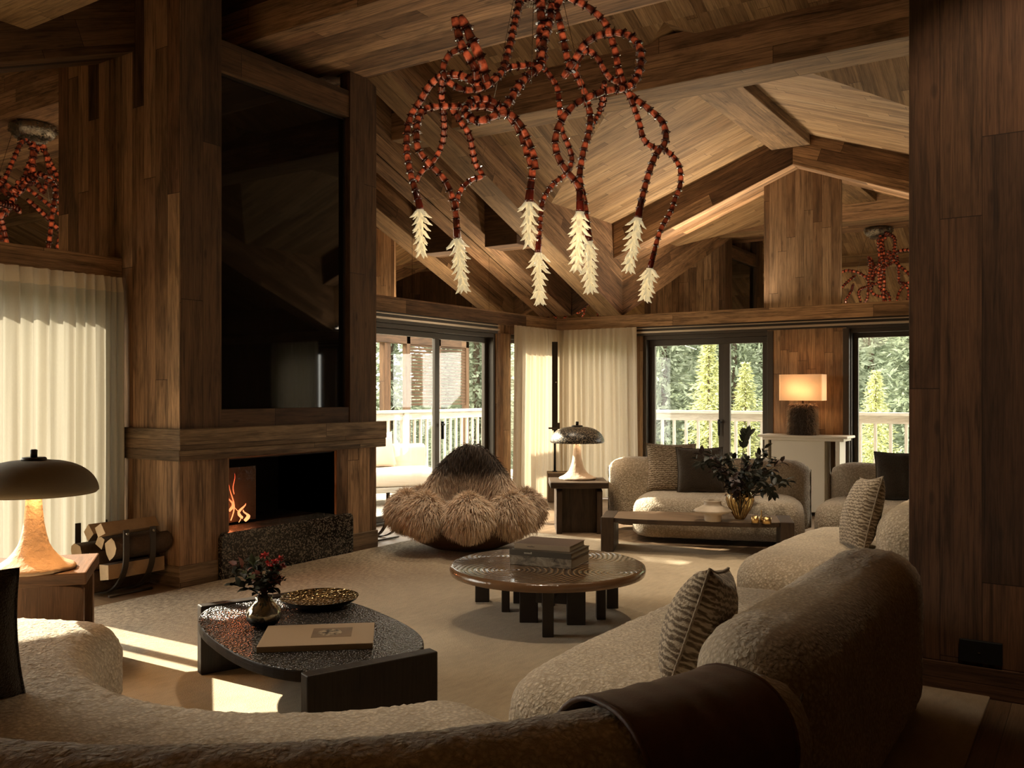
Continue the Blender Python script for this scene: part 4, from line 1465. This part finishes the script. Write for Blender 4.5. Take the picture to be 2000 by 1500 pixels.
t = thing('ceramic_vessel', 'low marbled ceramic vessel with a wide brim on the long brown coffee table', 'vase', (7.86, 2.96, VZ))
mb = MB(); mb.lathe([(0, 0), (.072, 0), (.076, .01), (.075, .05), (.09, .068), (.165, .088), (.172, .096), (.16, .108), (.10, .135), (.078, .150), (.076, .178), (.082, .186), (.074, .19), (.066, .182), (.06, .13), (0, .12)], 48, wob=lambda a, z: .02 * sin(3 * a + 9 * z))
mb.build('vessel_body', CERAMIC, t)
for k, (x, y, r, h) in enumerate(((7.96, 2.60, .036, .06), (7.97, 2.50, .042, .055))):
    t = thing('candle_holder', ('ribbed gold candle cup next to the amber vase', 'gold candle cup nearest the right end of the long table')[k], 'candle holder', (x, y, VZ), 0, 'gold candle cups')
    mb = MB(); mb.lathe([(0, 0), (r, 0), (r, h), (r - .004, h), (r - .004, .012), (0, .012)], 28, wob=lambda a, z: .02 * sin(24 * a)); mb.build('cup', GOLD, t)
    mb = MB(); mb.lathe([(0, .012), (r - .008, .012), (r - .008, h * .7), (0, h * .7)], 20); mb.tube([(0, 0, h * .7), (0, 0, h * .7 + .015)], .0015, 5); mb.build('candle', CREAMC, t)
t = thing('gold_snuffer', 'small gold stick ornament standing behind the candle cups', 'ornament', (8.04, 2.57, VZ))
mb = MB(); mb.lathe([(0, 0), (.014, 0), (.012, .05), (.006, .06), (.005, .10), (.008, .105), (0, .11)], 16); mb.build('stick', GOLD, t)

# foreground: smoked vase, bouquet, hammered dish
TZ = RT + .356
g = G('smoked_silver_glass'); o_ = g.obj()
zc = g.n('SeparateXYZ', {0: o_}).outputs[2]
g.pbr(g.ramp(zc, [(.03, (.012, .01, .008)), (.06, (.36, .33, .26))]), .1, .85, g.bump(g.noise(o_, 12, 2), .4, .02))
t = thing('glass_vase', 'small round smoked glass vase on the black oval table', 'vase', (2.99, 3.40, TZ))
mb = MB(); mb.lathe([(0, 0), (.045, 0), (.066, .012), (.082, .04), (.084, .062), (.074, .09), (.05, .115), (.038, .128), (.042, .145), (.038, .147), (.03, .125), (0, .12)], 44); mb.build('vase_body', g.m, t)
rg = random.Random(33)
t = bouquet('flower_bouquet', 'small bouquet of russet leaves and red flowers in the smoked glass vase', (2.99, 3.40, TZ + .12), 18, rg, .15, (.10, .26), [LEAFD, LEAFR, LEAFG, LEAFD], .055, .017, 6)
for k in range(9):
    R = Vector((sin(YAW), -cos(YAW), 0))
    p = R * rg.uniform(.01, .09) + Vector((rg.uniform(-.03, .03), rg.uniform(-.03, .03), rg.uniform(.14, .235)))
    mb = MB()
    for q in range(16):
        d = Vector((rg.gauss(0, 1), rg.gauss(0, 1), rg.gauss(.4, .8))).normalized()
        leaf(mb, p, d, Vector((0, 0, 1)), .02, .006)
    mb.build('flower', REDF, t)
t = thing('hammered_dish', 'round hammered bronze dish on the black oval table', 'dish', (3.46, 3.50, TZ))
g = G('hammered_bronze'); o_ = g.obj()
vv = g.n('TexVoronoi', {'Vector': o_, 'Scale': 42}).outputs[0]
g.pbr((.28, .19, .09), .22, .95, g.bump(vv, 1, .02))
mb = MB(); mb.lathe([(0, .012), (.08, .012), (.15, .02), (.195, .036), (.208, .043)], 56); mb.build('dish_bowl', g.m, t)
mb = MB(); mb.lathe([(.208, .043), (.200, .03), (.16, .008), (.11, 0), (0, 0)], 56); mb.build('dish_underside', BLACK, t)

# ------------------------------------------------------------------ chandelier
ARMS=[
(0.0164,[(0.148,0.0,4.3),(0.194,0.037,4.39),(0.3,0.074,4.369),(0.422,0.111,4.31),(0.508,0.147,4.242),(0.548,0.184,4.174),(0.582,0.221,4.104),(0.608,0.258,4.026),(0.627,0.295,3.947),(0.651,0.332,3.859),(0.748,0.337,3.752),(0.854,0.311,3.658),(0.951,0.284,3.557),(0.978,0.258,3.464),(0.967,0.232,3.372),(0.894,0.205,3.273),(0.837,0.179,3.129),(0.796,0.153,2.986),(0.77,0.126,2.889),(0.749,0.1,2.785)],[(0.677,0.1,2.403)]),
(0.0164,[(0.196,0.1,3.817),(0.247,0.058,3.877),(0.297,0.017,3.951),(0.347,-0.025,4.016),(0.425,-0.067,4.054),(0.524,-0.108,4.064),(0.622,-0.15,4.04),(0.69,-0.192,3.973),(0.723,-0.233,3.871),(0.709,-0.275,3.756),(0.669,-0.317,3.649),(0.595,-0.358,3.586),(0.521,-0.4,3.562),(0.432,-0.388,3.548),(0.328,-0.375,3.51),(0.252,-0.363,3.472),(0.182,-0.35,3.399),(0.14,-0.338,3.326),(0.12,-0.325,3.231),(0.137,-0.312,3.136),(0.184,-0.3,3.054),(0.241,-0.287,2.987),(0.281,-0.275,2.933),(0.299,-0.262,2.865),(0.295,-0.25,2.761)],[(0.274,-0.25,2.358)]),
(0.0136,[(0.618,0.2,3.928),(0.66,0.238,3.834),(0.703,0.275,3.754),(0.745,0.312,3.674),(0.793,0.35,3.561),(0.832,0.388,3.447),(0.908,0.425,3.397),(1.0,0.463,3.385),(1.077,0.5,3.343),(1.129,0.494,3.253),(1.131,0.487,3.124),(1.085,0.481,2.996),(1.049,0.475,2.899),(0.985,0.469,2.787),(0.949,0.463,2.69),(0.916,0.456,2.562),(0.89,0.45,2.463)],[(0.852,0.45,2.245)]),
(0.0177,[(0.03,0.0,4.048),(0.044,-0.046,3.942),(0.029,-0.092,3.837),(-0.065,-0.138,3.747),(-0.13,-0.185,3.659),(-0.186,-0.231,3.55),(-0.241,-0.277,3.457),(-0.198,-0.292,3.417),(-0.142,-0.277,3.351),(-0.1,-0.262,3.263),(-0.064,-0.246,3.153),(-0.036,-0.231,3.072),(-0.043,-0.215,2.975),(-0.057,-0.2,2.843)],[(-0.06,-0.2,2.541)]),
(0.0164,[(-0.248,-0.1,3.506),(-0.304,-0.154,3.554),(-0.387,-0.208,3.562),(-0.462,-0.262,3.526),(-0.5,-0.315,3.452),(-0.468,-0.369,3.379),(-0.402,-0.423,3.342),(-0.332,-0.438,3.354),(-0.263,-0.415,3.393),(-0.181,-0.392,3.393),(-0.112,-0.369,3.317),(-0.07,-0.346,3.239),(-0.028,-0.323,3.133),(-0.014,-0.3,3.04)],[]),
(0.0177,[(-0.572,-0.35,4.076),(-0.555,-0.333,4.002),(-0.528,-0.317,3.91),(-0.48,-0.3,3.817),(-0.436,-0.233,3.771),(-0.426,-0.167,3.709),(-0.408,-0.1,3.673)],[]),
(0.0204,[(-0.534,-0.3,4.093),(-0.496,-0.317,4.023),(-0.457,-0.333,3.932),(-0.414,-0.35,3.841),(-0.382,-0.3,3.775),(-0.363,-0.25,3.708),(-0.345,-0.2,3.639)],[]),
(0.015,[(0.044,0.0,4.285),(-0.044,-0.05,4.352),(-0.114,-0.1,4.301),(-0.148,-0.15,4.163),(-0.175,-0.2,4.013),(-0.207,-0.25,3.865),(-0.24,-0.3,3.733),(-0.294,-0.35,3.645),(-0.385,-0.357,3.586),(-0.489,-0.364,3.57),(-0.58,-0.371,3.602),(-0.639,-0.379,3.656),(-0.644,-0.386,3.73),(-0.599,-0.393,3.804),(-0.535,-0.4,3.836)],[]),
(0.0164,[(-0.394,-0.1,3.673),(-0.502,-0.027,3.772),(-0.612,0.045,3.82),(-0.709,0.118,3.831),(-0.793,0.191,3.787),(-0.871,0.264,3.697),(-0.936,0.291,3.605),(-0.965,0.273,3.476),(-0.967,0.255,3.317),(-0.937,0.236,3.143),(-0.9,0.218,3.016),(-0.863,0.2,2.867)],[(-0.852,0.2,2.538)]),
(0.015,[(-0.248,-0.1,3.491),(-0.362,-0.146,3.527),(-0.489,-0.192,3.51),(-0.656,-0.238,3.501),(-0.772,-0.285,3.469),(-0.818,-0.331,3.398),(-0.826,-0.377,3.286),(-0.815,-0.385,3.159),(-0.728,-0.354,3.055),(-0.655,-0.323,2.985),(-0.608,-0.292,2.901),(-0.58,-0.262,2.808),(-0.564,-0.231,2.7),(-0.56,-0.2,2.584)],[(-0.52,-0.2,2.225)]),
(0.0136,[(-0.671,-0.1,3.746),(-0.689,0.029,3.658),(-0.683,0.157,3.564),(-0.693,0.286,3.449),(-0.724,0.357,3.368),(-0.783,0.371,3.27),(-0.871,0.386,3.195),(-0.915,0.4,3.12)],[]),
(0.0136,[(-0.622,0.0,3.574),(-0.556,0.089,3.497),(-0.495,0.178,3.418),(-0.473,0.267,3.32),(-0.453,0.356,3.242),(-0.405,0.389,3.167),(-0.485,0.367,3.131),(-0.558,0.344,3.06),(-0.594,0.322,2.962),(-0.601,0.3,2.833)],[]),
(0.0164,[(0.128,0.1,4.373),(0.174,0.129,4.235),(0.209,0.157,4.095),(0.244,0.186,3.953),(0.306,0.214,3.872),(0.361,0.243,3.775),(0.389,0.271,3.692),(0.415,0.3,3.592),(0.402,0.279,3.462),(0.367,0.257,3.348),(0.341,0.236,3.219),(0.329,0.214,3.092),(0.358,0.193,2.949),(0.377,0.171,2.777),(0.391,0.15,2.622)],[(0.402,0.15,2.258)]),
(0.0136,[(0.512,0.2,3.821),(0.518,0.35,3.748),(0.503,0.5,3.686),(0.436,0.45,3.559),(0.401,0.4,3.45)],[]),
(0.0136,[(0.046,0.3,3.98),(0.117,0.342,3.909),(0.173,0.383,3.822),(0.193,0.425,3.647),(0.211,0.467,3.532),(0.268,0.508,3.417),(0.292,0.55,3.324),(0.243,0.517,3.211),(0.151,0.483,3.131),(0.067,0.45,3.005),(0.043,0.417,2.856),(0.031,0.383,2.708),(0.023,0.35,2.569)],[(0.031,0.35,2.19)]),
(0.015,[(0.044,0.0,3.885),(-0.088,-0.05,3.852),(-0.204,-0.1,3.819),(-0.289,-0.15,3.736),(-0.388,-0.2,3.654)],[]),
(0.015,[(0.271,0.1,3.862),(0.333,0.133,4.002),(0.395,0.167,4.038),(0.466,0.2,3.989),(0.514,0.233,3.917),(0.571,0.267,3.867),(0.635,0.3,3.848)],[]),
(0.0204,[(0.03,0.0,4.359),(0.03,0.0,4.256),(0.037,0.0,4.167),(0.022,0.0,4.063),(0.03,0.0,3.974),(0.015,0.0,3.885)],[]),
(0.0177,[(0.112,0.05,4.336),(0.096,0.0,4.196),(0.066,-0.05,4.073),(0.044,-0.075,3.975),(0.029,-0.1,3.863)],[])]
CHX, CHY = 5.534, 3.414
ct = thing('chandelier', 'large red glass chandelier of writhing segmented arms ending in lit crystal sprays', 'chandelier', (CHX, CHY, 4.545), YAW - pi / 2)
def cl(p): return Vector((p[0], p[1], p[2] - 4.545))
for rad, pts, cr in ARMS:
    rad *= 1.78 if rad < .0195 else 1.85
    P = catmull([cl(p) for p in pts], .012)
    # walk at even spacing, flaring every segment
    L = [0]
    for a, b in zip(P, P[1:]): L.append(L[-1] + (b - a).length)
    tot = L[-1]
    seg = rad * 2.45
    N = max(3, int(tot / seg))
    def at(s):
        lo, hi = 0, len(L) - 1
        while hi - lo > 1:
            m_ = (lo + hi) // 2
            if L[m_] <= s: lo = m_
            else: hi = m_
        return P[lo].lerp(P[hi], (s - L[lo]) / max(1e-9, L[hi] - L[lo]))
    mb = MB(); mb.fresh()
    nseg = 14
    up = None
    prev = None
    for k in range(N):
        s0 = tot * k / N; ds = tot / N
        w = rad * (1 - .16 * k / N)
        # slender neck, swelling belly, then a jagged flaring collar folding back inside
        for fr, q, jag in ((0, .76, 0), (.12, .80, 0), (.35, .90, 0), (.62, .96, 0), (.82, .98, 0), (.88, 1.06, .05), (.94, 1.22, .30), (.965, 1.14, .22), (.975, .86, 0)):
            c = at(s0 + ds * fr)
            tdir = (at(min(tot, s0 + ds * fr + .008)) - at(max(0, s0 + ds * fr - .008))).normalized()
            up = tdir.orthogonal().normalized() if up is None else (up - tdir * up.dot(tdir)).normalized()
            sd = tdir.cross(up)
            ring = []
            for j in range(nseg):
                an = 2 * pi * j / nseg
                r = w * (q + (jag if j % 2 else 0) * (1.3 if (j * 5 + k * 3) % 7 < 2 else .8))
                ring.append(c + (up * cos(an) + sd * sin(an)) * r + tdir * (w * .3 * jag if j % 2 else 0))
            u1 = k + fr
            if prev:
                pr_, u0 = prev
                for j in range(nseg):
                    m_ = (j + 1) % nseg
                    mb.face([pr_[j], pr_[m_], ring[m_], ring[j]], None, 0, jag < .2, [(u0, j / nseg), (u0, (j + 1) / nseg), (u1, (j + 1) / nseg), (u1, j / nseg)])
            else:
                mb.face(ring[::-1], None, 0)
            prev = (ring, u1)
    mb.face(prev[0], None, 0)
    arm = mb.build('arm', AMBER, ct)
    if cr:
        e = P[-1]; q = cl(cr[0])
        ax = q - e; ln = ax.length; ax.normalize()
        mb = MB(); mb.tube([e - (P[-1] - at(tot - .14)).normalized() * .14, e - ax * .02, e + ax * .006], [rad * .84, rad * .98, rad * .95], 14); mb.build('sleeve', COLLAR, arm)
        rg = random.Random(int(ln * 1e5))
        mb = MB()
        mb.tube([e, e + ax * ln * .15, e + ax * ln * .5, q - ax * .03], [.030, .024, .018, .010], 9)
        up = ax.orthogonal().normalized(); sd = ax.cross(up)
        nl = max(6, int(ln / .045))
        for i in range(nl):
            u = lerp(.0, .88, i / (nl - 1))
            ringr = lerp(.062, .034, u)
            for j in range(5):
                a = 2 * pi * j / 5 + i * .8 + rg.uniform(-.35, .35)
                o_ = up * cos(a) + sd * sin(a)
                p0 = e + ax * ln * u
                k = rg.uniform(.75, 1.2)
                m1 = p0 + o_ * ringr * .55 * k + ax * .022
                m2 = p0 + o_ * ringr * .95 * k + ax * .050
                tip = p0 + o_ * ringr * 1.45 * k + ax * .066
                mb.tube([p0, m1, m2, tip], [.007, .0125 * k, .010 * k, .002], 6)
        mb.tube([q - ax * .06, q - ax * .03, q], [.016, .020, .008], 7)
        mb.build('crystal_spray', CRYSTAL, arm)
for k in range(3):
    a = 2.1 * k
    lamp('crystal_light', 'POINT', (CHX + .55 * cos(a), CHY + .55 * sin(a), 2.55), 1.2, (1, .80, .56), .22)
# ceiling rose of silvered glass
mb = MB()
mb.lathe([(0, 0), (.20, 0), (.235, -.03), (.24, -.08), (.22, -.13), (.16, -.165), (0, -.175)], 40, wob=lambda a, z: .03 * sin(9 * a))
rg = random.Random(6)
for k in range(420):
    a, v = rg.uniform(0, 2 * pi), rg.random()
    r = .235 * min(1, sqrt(v) * 1.02); z = -.175 + .17 * max(0, (sqrt(v) - .55)) / .45 * rg.uniform(.5, 1)
    d = Vector((cos(a) * (.4 + v), sin(a) * (.4 + v), -.9 + v * .8)).normalized()
    c = Vector((r * cos(a), r * sin(a), z))
    mb.tube([c - d * .01, c + d * .012, c + d * rg.uniform(.022, .04)], [.012, .013, .003], 4, 0, True, False)
o = mb.build('canopy', SILVER, ct)
rg = random.Random(2)
for k in range(3):
    a = 2.1 * k + .4
    mb = MB(); mb.tube([(.2 * cos(a), .2 * sin(a), -.12), (.42 * cos(a), .42 * sin(a), -.95)], .0025, 5); mb.build('wire', SILVER, ct)

# ------------------------------------------------------------------ outdoors
m = MB()
m.box((-2, YB + .23, -.16), (15.2, 10.3, -.04), (1, 0, 0)); m.box((XA + .23, -1.5, -.16), (15.2, YB + .23, -.04), (0, 1, 0))
struct(m.build('floor_deck', DECKW), 'grey board deck outside')
def railing(name, p0, p1, label, gap=.135):
    p0, p1 = Vector((*p0, 0)), Vector((*p1, 0))
    t = thing(name, label, 'railing', (p0.x, p0.y, -.04), atan2(p1.y - p0.y, p1.x - p0.x), 'deck railings')
    L = (p1 - p0).length
    mb = MB(); mb.box((0, -.07, 1.20), (L, .07, 1.25), (1, 0, 0)); mb.build('top_rail', RAILW, t, .006)
    mb = MB(); mb.box((0, -.02, 1.08), (L, .02, 1.20), (1, 0, 0)); mb.build('rail_board', RAILW, t, .004)
    mb = MB(); mb.box((0, -.02, .10), (L, .02, .16), (1, 0, 0)); mb.build('bottom_rail', RAILW, t, .004)
    n = int(L / 2.1)
    for k in range(n + 1):
        x = L * k / n
        mb = MB(); mb.box((x - .07, -.055, 0), (x + .07, .055, 1.20), (0, 0, 1)); mb.build('post', RAILW, t, .006)
    q = int(L / gap)
    # balusters of the stretches seen through the glass
    c = 0
    for k in range(1, q):
        x = L * k / q
        if min(abs(x - L * j / n) for j in range(n + 1)) < .09: continue
        mb = MB(); mb.box((x - .022, -.018, .16), (x + .022, .018, 1.08), (0, 0, 1))
        mb.build('baluster', RAILW, t); c += 1
    return t
railing('deck_railing', (14.4, .9), (14.4, 7.2), 'pale grey deck railing outside the window wall', .21)
railing('deck_railing', (9.4, 10.0), (14.4, 10.0), 'pale grey deck railing outside the glass door', .17)

# cushioned outdoor seat seen through the glass door
t = thing('outdoor_sofa', 'white cushioned outdoor sofa on the deck outside the glass door', 'outdoor sofa', (9.45, 8.55, -.04), radians(-35))
mb = soft_sweep(MB(), [(-.9, 0), (0, 0), (.9, 0)], .85, .25, .48, .08, .08, .06); mb.build('seat', CREAMC, t)
mb = soft_sweep(MB(), [(-.9, .42), (0, .42), (.9, .42)], .16, .25, .80, .06, .06, .06); mb.build('backrest', CREAMC, t)
mb = MB()
mb.box((-.95, -.45, .18), (.95, .52, .25), (1, 0, 0)); mb.build('frame', RAILW, t, .006)
for x in (-.88, .88):
    for y in (-.38, .45):
        mb = MB(); mb.box((x - .035, y - .035, 0), (x + .035, y + .035, .18), (0, 0, 1)); mb.build('leg', RAILW, t)
for k, (x, y, ya, lab) in enumerate(((9.35, 8.80, -2.2, 'white cushion at the left of the outdoor sofa'), (9.72, 8.62, -1.95, 'white cushion at the right of the outdoor sofa'))):
    cushion(lab, (x, y, .46), .52, .20, CREAMC, ya, .3, 0, 'white cushions on the outdoor sofa', 14)

# slatted timber screen and post frame at the end of the deck
t = thing('slat_screen', 'dark slatted timber screen above the deck railing outside the glass door', 'screen', (12.2, 10.12, -.04))
for x in (-.05, .82, 1.70):
    mb = MB(); mb.box((x - .05, 0, 0), (x + .05, .10, 2.62), (0, 0, 1)); mb.build('post', DARK, t, .004)
for k in range(20):
    z = 1.32 + k * .058
    mb = MB(); mb.box((0, .02, z), (1.66, .05, z + .042), (1, 0, 0)); mb.build('slat', DARK, t)
t = thing('post_frame', 'dark timber post frame on the deck framing a tree outside the glass door', 'frame', (11.6, 10.12, -.04))
mb = MB(); mb.box((-1.2, 0, 2.40), (2.35, .16, 2.66), (1, 0, 0)); mb.build('lintel', DARK, t, .006)
for x in (-1.1, .02):
    mb = MB(); mb.box((x - .08, .02, 0), (x + .08, .14, 2.40), (0, 0, 1)); mb.build('post', DARK, t, .006)

# trees ---------------------------------------------------------------
TR = plain('tree_bark', (.07, .048, .03), .9)
def needle(name, a, b):
    g = G(name); o = g.obj()
    c = g.mix(g.noise(o, 3, 4, .7), a, b)
    d = g.n('BsdfDiffuse', {0: c}); tl = g.n('BsdfTranslucent', {0: c})
    return g.fin(g.n('MixShader', {0: .3, 1: d.outputs[0], 2: tl.outputs[0]}).outputs[0])
ND1 = needle('blue_green_needles', (.17, .205, .14), (.28, .315, .22))  # needles lightened to put the forest haze into their colour
ND2 = needle('yellow_green_needles', (.40, .42, .20), (.62, .62, .34))
ND3 = needle('grey_green_needles', (.20, .23, .165), (.31, .34, .25))  # haze put into this pale tone as well
def conifer_mesh(seed, H, R, layers, fill, mat, drop=.28):
    rg = random.Random(seed)
    mb = MB()
    for k in range(layers):
        u = k / (layers - 1)
        z = H * (.08 + .90 * u)
        r = R * (1 - u) ** .85 * rg.uniform(.8, 1.1) + .06
        nb = max(4, int(11 * (1 - u * .6)))
        for b in range(nb):
            a = 2 * pi * b / nb + k * .7 + rg.uniform(-.25, .25)
            rr = r * rg.uniform(.7, 1.1)
            for q in range(fill):
                s = (q + .6) / fill
                p = Vector((cos(a) * rr * s, sin(a) * rr * s, z - drop * rr * s * s))
                for w in range(3):
                    c = p + Vector((rg.gauss(0, .10), rg.gauss(0, .10), rg.gauss(0, .08))) * (rr * .5 + .3)
                    d = Vector((cos(a) + rg.gauss(0, .5), sin(a) + rg.gauss(0, .5), rg.gauss(-.15, .35))).normalized()
                    sd = d.cross(Vector((rg.gauss(0, .5), rg.gauss(0, .5), 1))).normalized()
                    l, wd = rg.uniform(.22, .42) * H / 9, rg.uniform(.035, .07) * H / 9
                    i = len(mb.v)
                    mb.v += [tuple(c), tuple(c + d * l * .5 + sd * wd), tuple(c + d * l), tuple(c + d * l * .5 - sd * wd)]
                    mb.f.append([i, i + 1, i + 2, i + 3]); mb.uv.append([(0, 0)] * 4); mb.mi.append(0); mb.sm.append(False)
    return mb
def tree_proto(name, label, seed, H, R, layers, fill, mat, group):
    t = thing(name, label, 'tree', (0, 0, 0), 0, group)
    conifer_mesh(seed, H, R, layers, fill, mat).build('foliage', mat, t)
    mb = MB(); mb.tube([(0, 0, 0), (.02, 0, H * .5), (0, 0, H * .97)], [H * .017, H * .011, H * .002], 8); mb.build('trunk', TR, t)
    return t
TG = 'conifers behind the deck'
def ground(x, y):
    return -1.6 + max(0, x - 29) * .5
pa = tree_proto('conifer', 'tall dark green conifer in the forest behind the deck', 1, 13, 2.7, 34, 6, ND1, TG)
pb = tree_proto('conifer', 'tall grey green conifer in the forest behind the deck', 2, 15, 3.0, 36, 6, ND3, TG)
py = tree_proto('conifer', 'bright yellow green larch in front of the dark forest, seen through the double window', 3, 8.2, 2.0, 34, 7, ND2, 'bright larches')
py.location = (24.5, 9.35, -1.5); py.scale = (.55, .55, .56)
for (x, y, s, r, lab) in ((24.0, 4.75, .44, 1.2, 'bright yellow green larch seen through the right window'), (25.6, 8.65, .48, 2.0, 'smaller yellow green larch right of the big larch in the double window')):
    c = copy_tree(py); c.location = (x, y, -1.5); c.scale = (s, s, s); c.rotation_euler.z = r; c['label'] = lab
first = {0: True, 1: True}
rg = random.Random(17)
spots = []
for row, (x, dy) in enumerate(((26.5, 2.6), (31.5, 2.9), (37, 3.3), (43, 3.6), (50, 4.2))):
    lo, hi = x * .155, x * .50
    n = int((hi - lo) / dy) + 1
    for q in range(n):
        spots.append((x + rg.uniform(-.7, .7), lo + dy * (q + (row % 2) * .5) + rg.uniform(-.3, .3), row))
for i, (x, y, row) in enumerate(spots):
    p = (pa, pb)[i % 2]
    c = p if first[i % 2] else copy_tree(p)
    first[i % 2] = False
    c.location = (x, y, ground(x, y) - .5)
    s = rg.uniform(.62, .75) * (1 + row * .16)
    c.scale = (s * .8, s * .8, s); c.rotation_euler.z = rg.uniform(0, 6)
# trees seen through the glass door, then unseen ones added to block the sun
for (x, y, s, lab) in ((22.5, 19.5, .62, 'dark conifer framed by the left pane of the glass door'), (19.5, 20.0, .55, 'slim conifer at the left edge of the glass door'), (26, 26, .8, 'conifer farther back behind the glass door'), (26.5, 20.2, .9, 'dense conifer behind the slatted screen'), (30, 21.5, 1.0, 'tall conifer right of the dense one behind the slatted screen'), (23, 16.4, .6, 'low conifer seen through the right leaf of the glass door')):
    c = copy_tree(pb); c.location = (x, y, -1.5); c.scale = (s, s, s); c['label'] = lab; c['group'] = 'trees beyond the glass door'
for (x, y, s) in ((7.35, 15.5, .72), (6.4, 17.5, .8)):
    c = copy_tree(pa); c.location = (x, y, -1.5); c.scale = (s, s, s); c['label'] = 'unseen conifer added on the hearth side to shade the floor'; c['group'] = 'added shade trees beyond the hearth wall'
m = MB()
nx, ny = 16, 14
def gpnt(i, j):
    x = 15.6 + i * 5; y = -12 + j * 6.2
    return (x, y, -1.65 + max(0, x - 29) * .5 * (1 if y < 26 else max(0, 1 - (y - 26) / 22)) + .4 * sin(i * 1.7 + j * 2.3))
for i in range(nx):
    for j in range(ny):
        m.face([gpnt(i, j), gpnt(i + 1, j), gpnt(i + 1, j + 1), gpnt(i, j + 1)], None, 0, True)
struct(m.build('hill', plain('forest_floor', (.10, .125, .065), .95, 0, 1, 3, .5)), 'forested hillside behind the deck')
m = MB(); m.box((-30, YB + 4, -1.9), (15.7, 60, -1.6)); struct(m.build('ground_outside', plain('meadow', (.20, .20, .11), .95, 0, 0, 2, .3)), 'meadow below the deck')
